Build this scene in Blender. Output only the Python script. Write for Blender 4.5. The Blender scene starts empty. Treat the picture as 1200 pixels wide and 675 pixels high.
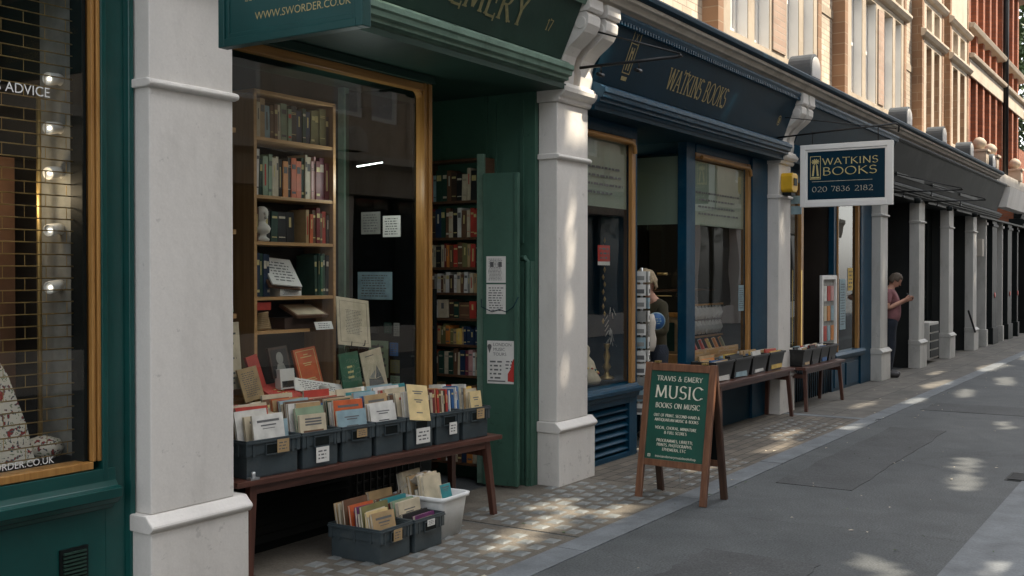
import bpy, bmesh, math, random
from mathutils import Vector, Matrix, Euler
R = math.radians
rnd = random.Random(11)
C = bpy.context.scene.collection
scene = bpy.context.scene

# ------------------------------------------------------------------ materials
def _mat(name):
    m = bpy.data.materials.new(name); m.use_nodes = True
    nt = m.node_tree
    return m, nt, nt.nodes, nt.links, nt.nodes['Principled BSDF']

def mat(name, col, rough=.6, var=.18, scale=3., bump=0., metal=0., streak=0., fine=0., spec=.5, dirt=None, dirt_amt=0., dscale=1.2, coat=0., chips=0.):
    m, nt, N, L, b = _mat(name)
    b.inputs['Roughness'].default_value = rough
    b.inputs['Metallic'].default_value = metal
    b.inputs['Specular IOR Level'].default_value = spec
    if coat: b.inputs['Coat Weight'].default_value = coat; b.inputs['Coat Roughness'].default_value = .15
    geo = N.new('ShaderNodeNewGeometry')
    mp = N.new('ShaderNodeMapping'); L.new(geo.outputs['Position'], mp.inputs[0])
    if streak: mp.inputs['Scale'].default_value = (1, 1, 1 - streak)
    n1 = N.new('ShaderNodeTexNoise'); n1.inputs['Scale'].default_value = scale; n1.inputs['Detail'].default_value = 6
    L.new(mp.outputs[0], n1.inputs['Vector'])
    cr = N.new('ShaderNodeMapRange'); cr.inputs['From Min'].default_value = .25; cr.inputs['From Max'].default_value = .75
    cr.inputs['To Min'].default_value = 1 - var; cr.inputs['To Max'].default_value = 1 + var
    L.new(n1.outputs['Fac'], cr.inputs['Value'])
    mul = N.new('ShaderNodeVectorMath'); mul.operation = 'MULTIPLY'
    mul.inputs[0].default_value = col
    L.new(cr.outputs[0], mul.inputs[1])
    out = mul.outputs[0]
    if fine:
        n2 = N.new('ShaderNodeTexNoise'); n2.inputs['Scale'].default_value = 90; n2.inputs['Detail'].default_value = 3
        L.new(geo.outputs['Position'], n2.inputs['Vector'])
        c2 = N.new('ShaderNodeMapRange'); c2.inputs['From Min'].default_value = .3; c2.inputs['From Max'].default_value = .7
        c2.inputs['To Min'].default_value = 1 - fine; c2.inputs['To Max'].default_value = 1 + fine
        L.new(n2.outputs['Fac'], c2.inputs['Value'])
        m2 = N.new('ShaderNodeVectorMath'); m2.operation = 'MULTIPLY'
        L.new(out, m2.inputs[0]); L.new(c2.outputs[0], m2.inputs[1]); out = m2.outputs[0]
    if dirt:
        n3 = N.new('ShaderNodeTexNoise'); n3.inputs['Scale'].default_value = dscale; n3.inputs['Detail'].default_value = 9; n3.inputs['Roughness'].default_value = .7
        mp3 = N.new('ShaderNodeMapping'); mp3.inputs['Scale'].default_value = (1, 1, .35 if streak else 1); mp3.inputs['Location'].default_value = (3, 7, 1)
        L.new(geo.outputs['Position'], mp3.inputs[0]); L.new(mp3.outputs[0], n3.inputs['Vector'])
        c3 = N.new('ShaderNodeMapRange'); c3.inputs['From Min'].default_value = .5; c3.inputs['From Max'].default_value = .72
        c3.inputs['To Min'].default_value = 0; c3.inputs['To Max'].default_value = dirt_amt
        L.new(n3.outputs['Fac'], c3.inputs['Value'])
        mx = N.new('ShaderNodeMix'); mx.data_type = 'RGBA'
        L.new(c3.outputs[0], mx.inputs['Factor']); L.new(out, mx.inputs['A']); mx.inputs['B'].default_value = (*dirt, 1)
        out = mx.outputs['Result']
    if chips:      # small knocks and scuffs where the paint is gone, thicker near the ground
        n5 = N.new('ShaderNodeTexNoise'); n5.inputs['Scale'].default_value = 13; n5.inputs['Detail'].default_value = 5; n5.inputs['Roughness'].default_value = .65
        L.new(geo.outputs['Position'], n5.inputs['Vector'])
        sz = N.new('ShaderNodeSeparateXYZ'); L.new(geo.outputs['Position'], sz.inputs[0])
        zr = N.new('ShaderNodeMapRange'); zr.inputs['From Min'].default_value = 0; zr.inputs['From Max'].default_value = .9; zr.inputs['To Min'].default_value = .06; zr.inputs['To Max'].default_value = 0
        L.new(sz.outputs[2], zr.inputs['Value'])
        aa = N.new('ShaderNodeMath'); L.new(n5.outputs['Fac'], aa.inputs[0]); L.new(zr.outputs[0], aa.inputs[1])
        c5 = N.new('ShaderNodeMapRange'); c5.inputs['From Min'].default_value = .665; c5.inputs['From Max'].default_value = .70; c5.inputs['To Min'].default_value = 0; c5.inputs['To Max'].default_value = chips
        L.new(aa.outputs[0], c5.inputs['Value'])
        m5 = N.new('ShaderNodeMix'); m5.data_type = 'RGBA'; L.new(c5.outputs[0], m5.inputs['Factor']); L.new(out, m5.inputs['A']); m5.inputs['B'].default_value = (*[v * .38 for v in col], 1)
        out = m5.outputs['Result']
    L.new(out, b.inputs['Base Color'])
    if bump:
        bn = N.new('ShaderNodeBump'); bn.inputs['Strength'].default_value = bump; bn.inputs['Distance'].default_value = .01
        n4 = N.new('ShaderNodeTexNoise'); n4.inputs['Scale'].default_value = scale * 9; n4.inputs['Detail'].default_value = 5
        L.new(geo.outputs['Position'], n4.inputs['Vector']); L.new(n4.outputs['Fac'], bn.inputs['Height'])
        L.new(bn.outputs[0], b.inputs['Normal'])
    return m

def wood(name, c1, c2, rough=.5, axis='Z', scale=18):
    m, nt, N, L, b = _mat(name)
    b.inputs['Roughness'].default_value = rough
    tc = N.new('ShaderNodeTexCoord'); mp = N.new('ShaderNodeMapping'); L.new(tc.outputs['Object'], mp.inputs[0])
    s = {'X': (.06, 1, 1), 'Y': (1, .06, 1), 'Z': (1, 1, .06)}[axis]; mp.inputs['Scale'].default_value = s
    n = N.new('ShaderNodeTexNoise'); n.inputs['Scale'].default_value = scale * 2; n.inputs['Detail'].default_value = 7; n.inputs['Distortion'].default_value = .6
    L.new(mp.outputs[0], n.inputs['Vector'])
    cr = N.new('ShaderNodeValToRGB'); cr.color_ramp.elements[0].position = .3; cr.color_ramp.elements[1].position = .7
    cr.color_ramp.elements[0].color = (*c1, 1); cr.color_ramp.elements[1].color = (*c2, 1)
    L.new(n.outputs['Fac'], cr.inputs[0])
    L.new(cr.outputs[0], b.inputs['Base Color'])
    bn = N.new('ShaderNodeBump'); bn.inputs['Strength'].default_value = .15; bn.inputs['Distance'].default_value = .004
    L.new(n.outputs['Fac'], bn.inputs['Height']); L.new(bn.outputs[0], b.inputs['Normal'])
    return m

def brick(name, c1, c2, mortar, rough=.9, bw=.225, bh=.075):
    m, nt, N, L, b = _mat(name)
    b.inputs['Roughness'].default_value = rough
    geo = N.new('ShaderNodeNewGeometry'); sp = N.new('ShaderNodeSeparateXYZ'); L.new(geo.outputs['Position'], sp.inputs[0])
    ad = N.new('ShaderNodeMath'); ad.operation = 'ADD'; L.new(sp.outputs[0], ad.inputs[0]); L.new(sp.outputs[1], ad.inputs[1])
    cb = N.new('ShaderNodeCombineXYZ'); L.new(ad.outputs[0], cb.inputs[0]); L.new(sp.outputs[2], cb.inputs[1])
    t = N.new('ShaderNodeTexBrick'); L.new(cb.outputs[0], t.inputs['Vector'])
    t.inputs['Color1'].default_value = (*c1, 1); t.inputs['Color2'].default_value = (*c2, 1); t.inputs['Mortar'].default_value = (*mortar, 1)
    t.inputs['Scale'].default_value = 1; t.inputs['Brick Width'].default_value = bw; t.inputs['Row Height'].default_value = bh
    t.inputs['Mortar Size'].default_value = .007; t.inputs['Mortar Smooth'].default_value = .2
    n = N.new('ShaderNodeTexNoise'); n.inputs['Scale'].default_value = 1.6; n.inputs['Detail'].default_value = 8
    L.new(geo.outputs['Position'], n.inputs['Vector'])
    mr = N.new('ShaderNodeMapRange'); mr.inputs['From Min'].default_value = .3; mr.inputs['From Max'].default_value = .7; mr.inputs['To Min'].default_value = .78; mr.inputs['To Max'].default_value = 1.15
    L.new(n.outputs['Fac'], mr.inputs['Value'])
    mu = N.new('ShaderNodeVectorMath'); mu.operation = 'MULTIPLY'; L.new(t.outputs['Color'], mu.inputs[0]); L.new(mr.outputs[0], mu.inputs[1])
    L.new(mu.outputs[0], b.inputs['Base Color'])
    bn = N.new('ShaderNodeBump'); bn.inputs['Strength'].default_value = .5; bn.inputs['Distance'].default_value = .008; bn.invert = True
    L.new(t.outputs['Fac'], bn.inputs['Height']); L.new(bn.outputs[0], b.inputs['Normal'])
    return m

def glass(name, tint=(.975, .985, .98), ior=1.5, rough=0., boost=1.35):
    m, nt, N, L, b = _mat(name); N.remove(b)
    out = N['Material Output']
    tr = N.new('ShaderNodeBsdfTransparent'); tr.inputs[0].default_value = (*tint, 1)
    gl = N.new('ShaderNodeBsdfGlossy'); gl.inputs['Roughness'].default_value = rough; gl.inputs[0].default_value = (.95, .97, .96, 1)
    fr = N.new('ShaderNodeFresnel'); fr.inputs[0].default_value = ior
    wn = N.new('ShaderNodeTexNoise'); wn.inputs['Scale'].default_value = 1.3; wn.inputs['Detail'].default_value = 1; g2 = N.new('ShaderNodeNewGeometry'); L.new(g2.outputs['Position'], wn.inputs['Vector'])
    wb = N.new('ShaderNodeBump'); wb.inputs['Strength'].default_value = .03; wb.inputs['Distance'].default_value = .05; L.new(wn.outputs['Fac'], wb.inputs['Height']); L.new(wb.outputs[0], gl.inputs['Normal'])
    ml = N.new('ShaderNodeMath'); ml.operation = 'MULTIPLY'; ml.inputs[1].default_value = boost; ml.use_clamp = True
    ge = N.new('ShaderNodeNewGeometry'); inv = N.new('ShaderNodeMath'); inv.operation = 'SUBTRACT'; inv.inputs[0].default_value = 1; L.new(ge.outputs['Backfacing'], inv.inputs[1])
    fm = N.new('ShaderNodeMath'); fm.operation = 'MULTIPLY'; L.new(fr.outputs[0], fm.inputs[0]); L.new(inv.outputs[0], fm.inputs[1])
    L.new(fm.outputs[0], ml.inputs[0])   # only the outer face of a pane mirrors
    mx = N.new('ShaderNodeMixShader'); L.new(ml.outputs[0], mx.inputs[0]); L.new(tr.outputs[0], mx.inputs[1]); L.new(gl.outputs[0], mx.inputs[2])
    L.new(mx.outputs[0], out.inputs[0])
    return m

def frosted(name, col=(.38, .46, .38)):
    m, nt, N, L, b = _mat(name)
    out = N['Material Output']
    b.inputs['Base Color'].default_value = (*col, 1); b.inputs['Roughness'].default_value = .25
    tl = N.new('ShaderNodeBsdfTranslucent'); tl.inputs[0].default_value = (*col, 1)
    tr = N.new('ShaderNodeBsdfTransparent'); tr.inputs[0].default_value = (.7, .75, .7, 1)
    m1 = N.new('ShaderNodeMixShader'); m1.inputs[0].default_value = .35; L.new(b.outputs[0], m1.inputs[1]); L.new(tl.outputs[0], m1.inputs[2])
    m2 = N.new('ShaderNodeMixShader'); m2.inputs[0].default_value = .18; L.new(m1.outputs[0], m2.inputs[1]); L.new(tr.outputs[0], m2.inputs[2])
    L.new(m2.outputs[0], out.inputs[0])
    return m

def emis(name, col, s):
    m, nt, N, L, b = _mat(name)
    b.inputs['Base Color'].default_value = (*col, 1)
    b.inputs['Emission Color'].default_value = (*col, 1); b.inputs['Emission Strength'].default_value = s
    return m

M = {}
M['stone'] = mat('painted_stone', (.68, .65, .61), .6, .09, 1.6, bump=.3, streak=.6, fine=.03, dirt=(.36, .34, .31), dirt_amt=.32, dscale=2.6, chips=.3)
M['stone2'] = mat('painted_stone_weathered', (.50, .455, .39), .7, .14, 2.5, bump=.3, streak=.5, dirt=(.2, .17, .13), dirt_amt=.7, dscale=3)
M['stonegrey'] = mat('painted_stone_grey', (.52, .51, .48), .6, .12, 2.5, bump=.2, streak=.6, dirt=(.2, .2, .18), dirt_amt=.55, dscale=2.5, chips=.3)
M['bath'] = mat('tan_stone', (.40, .335, .255), .8, .16, 2.0, bump=.3, dirt=(.2, .14, .09), dirt_amt=.6, dscale=2.2)
M['bathpale'] = mat('pale_stone', (.46, .385, .30), .8, .14, 2.2, bump=.3, dirt=(.25, .18, .12), dirt_amt=.5, dscale=3)
M['creambrick'] = brick('cream_brick', (.56, .49, .39), (.47, .39, .30), (.36, .30, .24))
M['pinkbrick'] = brick('pink_brick', (.42, .30, .23), (.35, .24, .18), (.36, .29, .23))
M['orangebrick'] = brick('orange_brick', (.30, .18, .105), (.23, .13, .075), (.32, .23, .15), bh=.15, bw=.5)
M['redbrick'] = brick('red_brick', (.34, .11, .05), (.24, .075, .035), (.2, .1, .07))
M['whitepaint'] = mat('white_paint', (.78, .77, .74), .45, .05, 5)
M['lead'] = mat('lead_sheet', (.055, .065, .075), .6, .2, 5, bump=.2)
M['teal'] = mat('teal_gloss_paint', (.005, .058, .052), .27, .2, 3, bump=.10, spec=.5)
M['tealsign'] = mat('teal_sign_paint', (.006, .052, .050), .45, .15, 3, spec=.3)
M['sage'] = mat('sage_green_paint', (.048, .115, .083), .48, .16, 2.2, spec=.3, bump=.2, dirt=(.02, .045, .035), dirt_amt=.6, dscale=2.4, streak=.5, chips=.5)
M['sagedark'] = mat('deep_green_paint', (.020, .050, .037), .5, .18, 2.2, bump=.1, spec=.3)
M['sagepale'] = mat('pale_green_paint', (.13, .21, .16), .55, .2, 5, spec=.3, bump=.15, dirt=(.03, .07, .05), dirt_amt=.6, dscale=5)
M['navy'] = mat('navy_paint', (.001, .023, .042), .45, .18, 2, bump=.06, spec=.14)
M['blue'] = mat('blue_gloss_paint', (.001, .040, .080), .38, .2, 2.5, bump=.12, spec=.22, dirt=(.05, .10, .13), dirt_amt=.35, dscale=7)
M['bluedark'] = mat('dark_blue_paint', (.002, .025, .044), .5, .16, 2.5, bump=.08, spec=.12)
M['bluemould'] = mat('worn_blue_moulding', (.002, .040, .078), .42, .3, 9, bump=.2, spec=.3, dirt=(.05, .10, .14), dirt_amt=.4, dscale=9)
M['black'] = mat('black_paint', (.006, .009, .009), .5, .3, 3, spec=.2)
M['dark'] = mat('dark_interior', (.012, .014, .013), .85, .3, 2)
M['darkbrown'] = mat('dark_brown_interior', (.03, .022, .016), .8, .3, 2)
M['slate'] = mat('slate_grey_gloss', (.013, .016, .016), .5, .3, 1.6, bump=.06, spec=.1, dirt=(.05, .052, .05), dirt_amt=.6, dscale=1.6)
M['gold'] = wood('varnished_gold_wood', (.27, .125, .03), (.42, .22, .065), .35, 'Z')
M['goldx'] = wood('varnished_gold_wood_rail', (.27, .125, .03), (.42, .22, .065), .35, 'X')
M['pine'] = wood('pine_shelf_wood', (.42, .235, .09), (.55, .32, .14), .5, 'X')
M['pinez'] = wood('pine_panel_wood', (.26, .14, .055), (.36, .2, .085), .5, 'Z')
M['brownwood'] = wood('dark_shelf_wood', (.07, .035, .018), (.12, .06, .03), .55, 'Y')
M['benchwood'] = wood('red_brown_bench_wood', (.055, .022, .016), (.12, .048, .034), .33, 'X')
M['benchleg'] = wood('red_brown_leg_wood', (.05, .019, .013), (.115, .045, .03), .4, 'Z')
M['frame_wood'] = wood('oak_frame_wood', (.125, .052, .027), (.22, .10, .052), .42, 'Z')
M['darkleg'] = wood('dark_leg_wood', (.045, .022, .014), (.085, .042, .026), .5, 'Z')
M['boardgreen'] = mat('green_board', (.006, .075, .050), .5, .2, 4, bump=.05)
M['chalk'] = mat('chalk_paint', (.72, .68, .55), .9, .15, 30)
M['goldleaf'] = mat('gold_lettering', (.55, .46, .20), .5, .2, 30)
M['dullgold'] = mat('dull_gold_lettering', (.36, .29, .13), .6, .3, 30)
M['olivegold'] = mat('faded_gold_lettering', (.22, .20, .09), .6, .3, 30)
M['palegold'] = mat('pale_lettering', (.50, .47, .38), .6, .2, 30)
M['vinyl'] = mat('white_vinyl_lettering', (.72, .73, .71), .6, .05, 5)
M['crate'] = mat('grey_plastic', (.040, .055, .062), .42, .18, 6, bump=.05, dirt=(.11, .115, .11), dirt_amt=.35, dscale=9)
M['blackcrate'] = mat('black_plastic', (.012, .013, .013), .4, .3, 6, dirt=(.06, .06, .06), dirt_amt=.4, dscale=12)
M['binwhite'] = mat('white_plastic', (.74, .75, .74), .38, .08, 4, dirt=(.3, .3, .27), dirt_amt=.35, dscale=6)
M['paper'] = mat('book_pages', (.58, .52, .41), .9, .18, 40)
M['white'] = mat('white_paper', (.68, .67, .63), .8, .06, 14)
M['ink'] = mat('grey_ink', (.12, .12, .12), .8, .1, 10)
M['redink'] = mat('red_ink', (.5, .04, .03), .8, .1, 10)
M['brass'] = mat('brass', (.42, .29, .11), .4, .2, 12, metal=.7)
M['iron'] = mat('black_iron', (.012, .013, .014), .45, .3, 12, metal=.3)
M['steel'] = mat('steel', (.45, .46, .46), .35, .1, 12, metal=.8)
M['yellow'] = mat('yellow_plastic', (.72, .42, .02), .4, .12, 9)
M['plaster'] = mat('plaster_bust', (.62, .59, .52), .7, .1, 12)
M['glass'] = glass('window_glass')
M['glassfar'] = glass('window_glass_far', (.85, .88, .86), boost=.8)
M['glassdark'] = glass('window_glass_tinted', (.55, .6, .56), boost=1.3)
M['upglass'] = mat('sash_glass', (.03, .035, .04), .06, .2, .8, spec=.9)
M['net'] = mat('net_curtain', (.48, .48, .47), .9, .12, 8)
M['frost'] = frosted('frosted_glass')
M['bulb'] = emis('lit_bulb', (1, .93, .8), .6)
M['tube'] = emis('lit_fluorescent_tube', (.9, 1, .95), 1.6)
M['goldline'] = emis('glowing_gold_line', (1, .72, .25), .12)  # glow put into the colour of a thin gold line, no lamp
M['lens'] = mat('pavement_glass', (.175, .185, .18), .42, .35, 8, spec=.5)
M['leaf'] = mat('leaf', (.055, .095, .028), .55, .45, 1.5)
M['bark'] = mat('bark', (.12, .09, .06), .9, .4, 8, bump=.5)
M['skin'] = mat('skin', (.50, .27, .19), .55, .08, 12)
M['hairbrown'] = mat('grey_brown_hair', (.10, .075, .055), .7, .4, 60)
M['hairblond'] = mat('fair_grey_hair', (.42, .33, .21), .75, .45, 50)
M['shirt'] = mat('mauve_cotton', (.27, .12, .13), .9, .35, 7, bump=.8)
M['jeans'] = mat('dark_jeans', (.014, .020, .032), .9, .4, 9, bump=.8)
M['shoe'] = mat('dark_shoe', (.03, .028, .028), .5, .2, 10)
M['olive'] = mat('olive_jacket', (.045, .038, .018), .85, .2, 10)

BOOKC = {
 'cream': (.52, .45, .32), 'tan': (.38, .26, .13), 'brown': (.13, .065, .035), 'dark brown': (.05, .028, .02),
 'red': (.42, .045, .03), 'orange red': (.50, .10, .03), 'dark red': (.16, .025, .025), 'maroon': (.15, .03, .05),
 'orange': (.55, .20, .04), 'yellow': (.62, .42, .10), 'pale yellow': (.62, .48, .24), 'olive': (.16, .15, .06),
 'green': (.04, .12, .07), 'dark green': (.015, .05, .035), 'pale green': (.22, .30, .20), 'teal': (.03, .22, .24),
 'blue': (.03, .11, .28), 'dark blue': (.012, .03, .07), 'pale blue': (.25, .36, .40), 'grey': (.24, .24, .22),
 'black': (.015, .015, .016), 'white': (.62, .61, .57), 'pink': (.50, .28, .26), 'purple': (.13, .03, .11)}
for k, v in BOOKC.items():
    M['b_' + k] = mat('book_' + k.replace(' ', '_'), v, .55, .22, 14, bump=.08)

# asphalt & paving
def asphalt():
    m, nt, N, L, b = _mat('asphalt')
    geo = N.new('ShaderNodeNewGeometry')
    def noise(s, d=6, r=.6, dist=0):
        n = N.new('ShaderNodeTexNoise'); n.inputs['Scale'].default_value = s; n.inputs['Detail'].default_value = d; n.inputs['Roughness'].default_value = r; n.inputs['Distortion'].default_value = dist
        L.new(geo.outputs['Position'], n.inputs['Vector']); return n
    a = noise(.7, 8); f = noise(75, 3); w = noise(2.6, 6, .6, 1)
    cr = N.new('ShaderNodeValToRGB'); cr.color_ramp.elements[0].color = (.050, .056, .059, 1); cr.color_ramp.elements[1].color = (.084, .091, .093, 1)
    cr.color_ramp.elements[0].position = .32; cr.color_ramp.elements[1].position = .68; L.new(a.outputs['Fac'], cr.inputs[0])
    mr = N.new('ShaderNodeMapRange'); mr.inputs['From Min'].default_value = .3; mr.inputs['From Max'].default_value = .7; mr.inputs['To Min'].default_value = .55; mr.inputs['To Max'].default_value = 1.6
    L.new(f.outputs['Fac'], mr.inputs['Value'])
    mu = N.new('ShaderNodeVectorMath'); mu.operation = 'MULTIPLY'; L.new(cr.outputs[0], mu.inputs[0]); L.new(mr.outputs[0], mu.inputs[1])
    wr = N.new('ShaderNodeMapRange'); wr.inputs['From Min'].default_value = .35; wr.inputs['From Max'].default_value = .65; wr.inputs['To Min'].default_value = .86; wr.inputs['To Max'].default_value = 1.12
    L.new(w.outputs['Fac'], wr.inputs['Value'])
    m2 = N.new('ShaderNodeVectorMath'); m2.operation = 'MULTIPLY'; L.new(mu.outputs[0], m2.inputs[0]); L.new(wr.outputs[0], m2.inputs[1])
    # cracks
    v = N.new('ShaderNodeTexVoronoi'); v.feature = 'DISTANCE_TO_EDGE'; v.inputs['Scale'].default_value = .42
    dn = noise(3, 5); mixv = N.new('ShaderNodeVectorMath'); mixv.operation = 'SCALE'; mixv.inputs['Scale'].default_value = .35
    L.new(dn.outputs['Color'], mixv.inputs[0]); av = N.new('ShaderNodeVectorMath'); L.new(geo.outputs['Position'], av.inputs[0]); L.new(mixv.outputs[0], av.inputs[1])
    L.new(av.outputs[0], v.inputs['Vector'])
    cm = N.new('ShaderNodeMapRange'); cm.inputs['From Min'].default_value = 0; cm.inputs['From Max'].default_value = .006; cm.inputs['To Min'].default_value = .72; cm.inputs['To Max'].default_value = 1
    L.new(v.outputs['Distance'], cm.inputs['Value'])
    m3 = N.new('ShaderNodeVectorMath'); m3.operation = 'MULTIPLY'; L.new(m2.outputs[0], m3.inputs[0]); L.new(cm.outputs[0], m3.inputs[1])
    # gum spots
    vg = N.new('ShaderNodeTexVoronoi'); vg.inputs['Scale'].default_value = 3.1; L.new(geo.outputs['Position'], vg.inputs['Vector'])
    gm = N.new('ShaderNodeMapRange'); gm.inputs['From Min'].default_value = .035; gm.inputs['From Max'].default_value = .05; gm.inputs['To Min'].default_value = .35; gm.inputs['To Max'].default_value = 0
    L.new(vg.outputs['Distance'], gm.inputs['Value'])
    mx = N.new('ShaderNodeMix'); mx.data_type = 'RGBA'; L.new(gm.outputs[0], mx.inputs['Factor']); L.new(m3.outputs[0], mx.inputs['A']); mx.inputs['B'].default_value = (.16, .16, .155, 1)
    L.new(mx.outputs['Result'], b.inputs['Base Color'])
    b.inputs['Roughness'].default_value = .72
    bn = N.new('ShaderNodeBump'); bn.inputs['Strength'].default_value = .35; bn.inputs['Distance'].default_value = .004
    L.new(f.outputs['Fac'], bn.inputs['Height']); L.new(bn.outputs[0], b.inputs['Normal'])
    return m
M['asphalt'] = asphalt()
def paving(name, c1, c2, mort, bw, bh):
    m, nt, N, L, b = _mat(name)
    geo = N.new('ShaderNodeNewGeometry')
    t = N.new('ShaderNodeTexBrick'); L.new(geo.outputs['Position'], t.inputs['Vector'])
    t.inputs['Color1'].default_value = (*c1, 1); t.inputs['Color2'].default_value = (*c2, 1); t.inputs['Mortar'].default_value = (*mort, 1)
    t.inputs['Scale'].default_value = 1; t.inputs['Brick Width'].default_value = bw; t.inputs['Row Height'].default_value = bh; t.inputs['Mortar Size'].default_value = .006
    n = N.new('ShaderNodeTexNoise'); n.inputs['Scale'].default_value = 4; n.inputs['Detail'].default_value = 9; n.inputs['Roughness'].default_value = .7
    L.new(geo.outputs['Position'], n.inputs['Vector'])
    mr = N.new('ShaderNodeMapRange'); mr.inputs['From Min'].default_value = .3; mr.inputs['From Max'].default_value = .7; mr.inputs['To Min'].default_value = .55; mr.inputs['To Max'].default_value = 1.3
    L.new(n.outputs['Fac'], mr.inputs['Value'])
    mu = N.new('ShaderNodeVectorMath'); mu.operation = 'MULTIPLY'; L.new(t.outputs['Color'], mu.inputs[0]); L.new(mr.outputs[0], mu.inputs[1])
    L.new(mu.outputs[0], b.inputs['Base Color']); b.inputs['Roughness'].default_value = .75
    bn = N.new('ShaderNodeBump'); bn.inputs['Strength'].default_value = .4; bn.inputs['Distance'].default_value = .006; bn.invert = True
    L.new(t.outputs['Fac'], bn.inputs['Height']); L.new(bn.outputs[0], b.inputs['Normal'])
    return m
M['slabs'] = paving('stone_paving', (.15, .138, .118), (.105, .10, .088), (.05, .045, .04), .62, .42)
M['setts'] = paving('small_paving', (.165, .14, .108), (.105, .092, .076), (.035, .032, .028), .21, .105)
M['concrete'] = mat('pavement_light_concrete', (.125, .11, .088), .8, .35, 3.5, bump=.4, fine=.25, dirt=(.07, .06, .05), dirt_amt=.7, dscale=2.6)
M['kerb'] = mat('grey_kerb_stone', (.145, .16, .172), .7, .3, 4, bump=.25, fine=.15)

# ------------------------------------------------------------------ mesh helper
class MB:
    def __init__(s): s.v = []; s.f = []; s.m = []; s.sm = []
    def add(s, vs, fs, mi=0, mx=None, smooth=False):
        o = len(s.v)
        s.v += [tuple(mx @ Vector(v)) if mx else tuple(v) for v in vs]
        s.f += [tuple(o + i for i in f) for f in fs]; s.m += [mi] * len(fs); s.sm += [smooth] * len(fs)
        return s
    def box(s, x0, x1, y0, y1, z0, z1, mi=0, mx=None):
        vs = [(x, y, z) for x in (x0, x1) for y in (y0, y1) for z in (z0, z1)]
        fs = [(0, 1, 3, 2), (4, 6, 7, 5), (0, 4, 5, 1), (2, 3, 7, 6), (0, 2, 6, 4), (1, 5, 7, 3)]
        return s.add(vs, fs, mi, mx)
    def prism(s, prof, a0, a1, axis='X', mi=0, mx=None, smooth=False):
        # prof: list of 2d points; X axis -> (y,z); Y axis -> (x,z); Z axis -> (x,y)
        def P(p, a):
            return {'X': (a, p[0], p[1]), 'Y': (p[0], a, p[1]), 'Z': (p[0], p[1], a)}[axis]
        n = len(prof); vs = [P(p, a0) for p in prof] + [P(p, a1) for p in prof]
        o = len(s.v); s.v += [tuple(mx @ Vector(v)) if mx else v for v in vs]
        s.f += [tuple(o + i for i in range(n)), tuple(o + n + i for i in reversed(range(n)))]; s.m += [mi] * 2; s.sm += [False] * 2
        for i in range(n):
            j = (i + 1) % n
            s.f.append((o + i, o + j, o + n + j, o + n + i)); s.m.append(mi); s.sm.append(smooth)
        return s
    def tube(s, pts, r, seg=8, mi=0, cap=True):
        pts = [Vector(p) for p in pts]; rs = r if isinstance(r, (list, tuple)) else [r] * len(pts)
        o = len(s.v); n = len(pts)
        up = Vector((0, 0, 1))
        for i, p in enumerate(pts):
            d = (pts[min(i + 1, n - 1)] - pts[max(i - 1, 0)]).normalized()
            a = d.cross(up if abs(d.dot(up)) < .95 else Vector((1, 0, 0))).normalized(); b = d.cross(a)
            for k in range(seg):
                t = 2 * math.pi * k / seg
                s.v.append(tuple(p + (a * math.cos(t) + b * math.sin(t)) * rs[i]))
        for i in range(n - 1):
            for k in range(seg):
                k2 = (k + 1) % seg
                s.f.append((o + i * seg + k, o + i * seg + k2, o + (i + 1) * seg + k2, o + (i + 1) * seg + k)); s.m.append(mi); s.sm.append(True)
        if cap:
            s.f.append(tuple(o + k for k in range(seg))); s.m.append(mi); s.sm.append(False)
            s.f.append(tuple(o + (n - 1) * seg + k for k in reversed(range(seg)))); s.m.append(mi); s.sm.append(False)
        return s
    def lathe(s, prof, c=(0, 0, 0), seg=16, mi=0, mx=None):
        o = len(s.v); n = len(prof)
        for (r, z) in prof:
            for k in range(seg):
                t = 2 * math.pi * k / seg; v = Vector((c[0] + r * math.cos(t), c[1] + r * math.sin(t), c[2] + z))
                s.v.append(tuple(mx @ v if mx else v))
        for i in range(n - 1):
            for k in range(seg):
                k2 = (k + 1) % seg
                s.f.append((o + i * seg + k, o + i * seg + k2, o + (i + 1) * seg + k2, o + (i + 1) * seg + k)); s.m.append(mi); s.sm.append(True)
        s.f.append(tuple(o + k for k in reversed(range(seg)))); s.m.append(mi); s.sm.append(False)
        s.f.append(tuple(o + (n - 1) * seg + k for k in range(seg))); s.m.append(mi); s.sm.append(False)
        return s
    def build(s, name, mats, parent=None, loc=None, rot=None, bevel=0):
        me = bpy.data.meshes.new(name); me.from_pydata(s.v, [], s.f)
        if not isinstance(mats, (list, tuple)): mats = [mats]
        for m in mats: me.materials.append(M[m] if isinstance(m, str) else m)
        me.polygons.foreach_set('material_index', s.m); me.polygons.foreach_set('use_smooth', s.sm)
        bm = bmesh.new(); bm.from_mesh(me); bmesh.ops.recalc_face_normals(bm, faces=bm.faces[:]); bm.to_mesh(me); bm.free()
        me.update()
        o = bpy.data.objects.new(name, me); C.objects.link(o)
        if parent is not None: o.parent = parent
        if loc is not None: o.location = loc
        if rot is not None: o.rotation_euler = rot
        if bevel:
            b = o.modifiers.new('bevel', 'BEVEL'); b.width = bevel; b.segments = 2; b.limit_method = 'ANGLE'; b.angle_limit = R(40)
        return o

def tag(o, label, cat=None, group=None):
    o['label'] = label
    if cat: o['category'] = cat
    if group: o['group'] = group
    return o
def thing(name, label, cat, loc=(0, 0, 0), rz=0, group=None):
    o = bpy.data.objects.new(name, None); C.objects.link(o); o.location = loc; o.rotation_euler = (0, 0, rz)
    o.empty_display_size = .1
    return tag(o, label, cat, group)
def struct(o, kind='structure'):
    o['kind'] = kind; return o
def box(name, m, parent, x0, x1, y0, y1, z0, z1, bevel=0):
    return MB().box(x0, x1, y0, y1, z0, z1).build(name, m, parent, bevel=bevel)

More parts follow.
